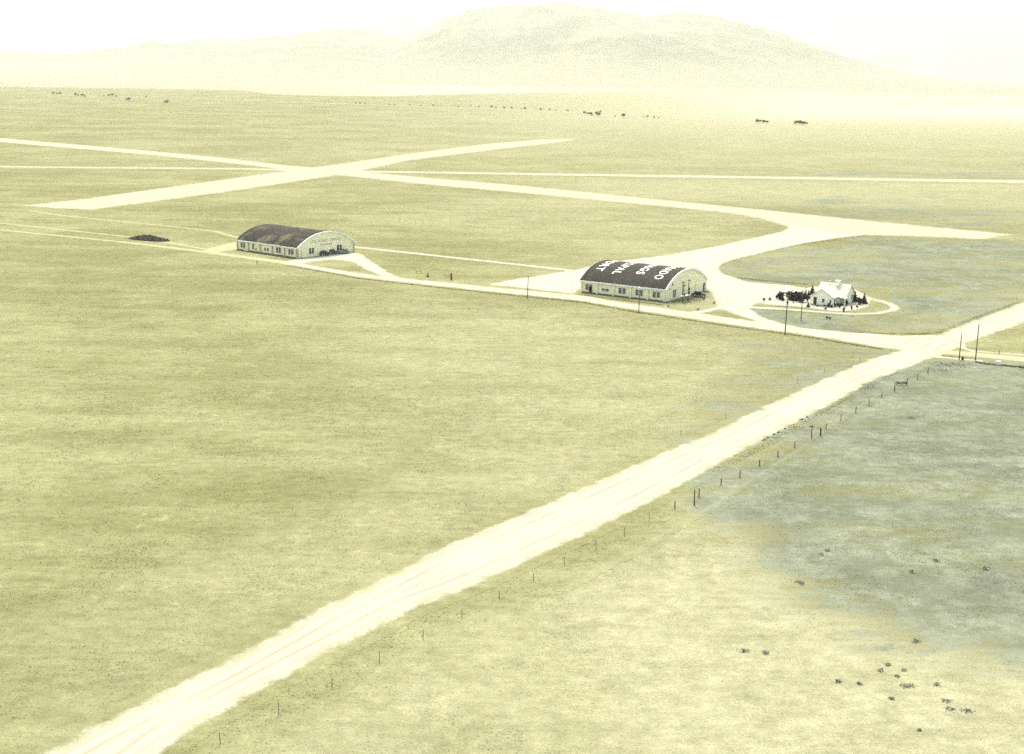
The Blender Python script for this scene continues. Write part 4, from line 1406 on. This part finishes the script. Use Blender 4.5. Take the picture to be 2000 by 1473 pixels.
# ------------------------------------------------------------------ grass tufts (nobody could count them)
def tufts():
    rng = np.random.default_rng(5)
    bands = [(100, 175, 3.4), (175, 260, 1.9), (260, 400, 0.75), (400, 620, 0.25)]
    Ps, sz = [], []
    half = R(25)
    for d0, d1, den in bands:
        n = int(half * (d1 * d1 - d0 * d0) * den)
        D = np.sqrt(rng.uniform(d0 * d0, d1 * d1, n))
        a = rng.uniform(-half, half, n)
        Ps.append(np.stack([np.sin(a) * D, np.cos(a) * D], 1))
        sz.append(np.interp(D, [100, 200, 400, 620], [0.17, 0.22, 0.36, 0.5]))
    P, S = np.concatenate(Ps), np.concatenate(sz)
    dens = fbm(P[:, 0] / 6, P[:, 1] / 6, 4)
    keep = rng.random(len(P)) < np.clip((dens - 0.30) * 2.4, 0.05, 1)
    P, S = P[keep], S[keep]
    tone = np.clip(rng.normal(1.2, 0.2, len(P)), 0.7, 1.8)
    # weeds thick along ditches and road edges; dark tufts at hangar walls paint their shade
    strips = [([(1333, 880), (1365, 873), (1395, 858)], 1.3, 700, .36, .26), ([(1395, 858), (1420, 845), (1445, 833)], .9, 300, .45, .24), ([(1445, 832), (1500, 808), (1600, 757), (1680, 716)], 2.2, 900, .62, .26),
              ([(560, 518), (700, 544), (840, 560), (960, 573)], 0.8, 1500, .62, .28), ([(960, 573), (1130, 590), (1250, 611), (1330, 623), (1420, 637), (1560, 656), (1640, 669), (1720, 682)], 0.8, 2300, .58, .28),
              ([(1460, 604), (1560, 609), (1650, 616)], .5, 300, .5, .22), ([(1465, 597.5), (1540, 599.5), (1600, 603), (1660, 609)], .6, 500, .5, .24), ([(1440, 543.5), (1500, 549), (1580, 556)], 1.2, 500, .55, .3),
              ([(1298, 593), (1320, 591), (1350, 587), (1376, 580)], 3.2, 1600, .5, .22), ([(1905, 708), (1930, 711), (1990, 717), (2050, 724)], 1.2, 900, .3, .28), ([(1828, 693.5), (1880, 699), (1905, 702)], .5, 300, .4, .2),  # first strip darkens the grass where the gable's shade falls
              ([(1800, 712), (1850, 712), (1880, 710), (1830, 725)], 3.5, 900, .8, .22), ([(1150, 1178), (1300, 1150)], .1, 1, .8, .2), ([(1130, 575), (1210, 586), (1296, 596)], .7, 900, .5, .22),
              ([(470, 489), (520, 497), (578, 507)], .7, 700, .5, .22), ([(1885, 688.5), (1990, 698), (2050, 704)], .5, 300, .55, .2), ([(1640, 648), (1720, 652), (1800, 653), (1830, 650), (1900, 623), (1990, 590)], 1.0, 1600, .6, .28),
              ([(1390, 981 - 60), (1450, 893), (1530, 848), (1640, 788), (1750, 728)], 1.0, 1500, .62, .24), ([(1405, 517), (1450, 503), (1560, 478), (1690, 461)], 1.3, 700, .6, .34), ([(160, 455), (250, 464), (250, 465)], .6, 160, .4, .3), ([(328, 474), (400, 489)], .6, 120, .5, .3)]
    ep, es, et = [], [], []
    for px, w, n, tn, s in strips:
        L = G(px)
        seg = np.linalg.norm(np.diff(L, axis=0), axis=1)
        cum = np.concatenate([[0], np.cumsum(seg)])
        u = rng.uniform(0, cum[-1], n)
        base = np.stack([np.interp(u, cum, L[:, 0]), np.interp(u, cum, L[:, 1])], 1)
        ep.append(base + rng.normal(size=(n, 2)) * w * 0.5)
        es.append(np.full(n, s) * rng.uniform(.7, 1.4, n))
        et.append(np.full(n, tn) * rng.uniform(.7, 1.3, n))
    P, S, tone = np.concatenate([P] + ep), np.concatenate([S] + es), np.concatenate([tone] + et)
    d, q_, soft, who = road_field(P)
    ok = q_ > 0.35
    # not inside the buildings
    for root, L_, W_ in ((rt, LR, WR), (rt2, LL, WL), (house, HWID, HDEP)):
        a = root.rotation_euler[2]
        X = (P[:, 0] - root.location.x) * math.cos(a) + (P[:, 1] - root.location.y) * math.sin(a)
        Y = -(P[:, 0] - root.location.x) * math.sin(a) + (P[:, 1] - root.location.y) * math.cos(a)
        ok &= ~((X > -0.1) & (X < L_ + 0.1) & (Y > -0.1) & (Y < W_ + 0.1))
    P, S, tone = P[ok], S[ok], tone[ok]
    n = len(P)
    gr, pa = masks(P)
    tone = tone * np.where(rng.random(n) < pa * 0.25, 0.7, 1.0)
    S = S * (1 - 0.35 * np.clip(pa, 0, 1)) * np.where(gr > 0.3, 0.85, 1.0)
    tone = tone * (1 + 0.15 * np.clip(pa, 0, 1))
    nb = 4
    ph = rng.uniform(0, 6.283, (n, nb))
    out = rng.uniform(0.35, 1.0, (n, nb)) * S[:, None]
    hgt = rng.uniform(0.45, 1.0, (n, nb)) * S[:, None] * 0.42
    wd = S[:, None] * rng.uniform(.16, .34, (n, nb))
    cxp, cyp = P[:, 0][:, None], P[:, 1][:, None]
    dx, dy = np.cos(ph), np.sin(ph)
    z0 = np.zeros((n, nb))
    v0 = np.stack([cxp - dy * wd, cyp + dx * wd, z0 - 0.02], -1)
    v1 = np.stack([cxp + dy * wd, cyp - dx * wd, z0 - 0.02], -1)
    v2 = np.stack([cxp + dx * out, cyp + dy * out, hgt], -1)
    V = np.stack([v0, v1, v2], 2).reshape(-1, 3)
    F = np.arange(n * nb * 3).reshape(-1, 3)
    rep = lambda a: np.repeat(a, nb * 3)
    me = np_mesh('grass', V, F, 3, dict(green=rep(gr), pale=rep(pa), tone=rep(tone)), M['tuft'])
    tag(link_mesh('grass', me), kind='stuff')
    print('tufts', n, 'tris', n * nb)


tufts()
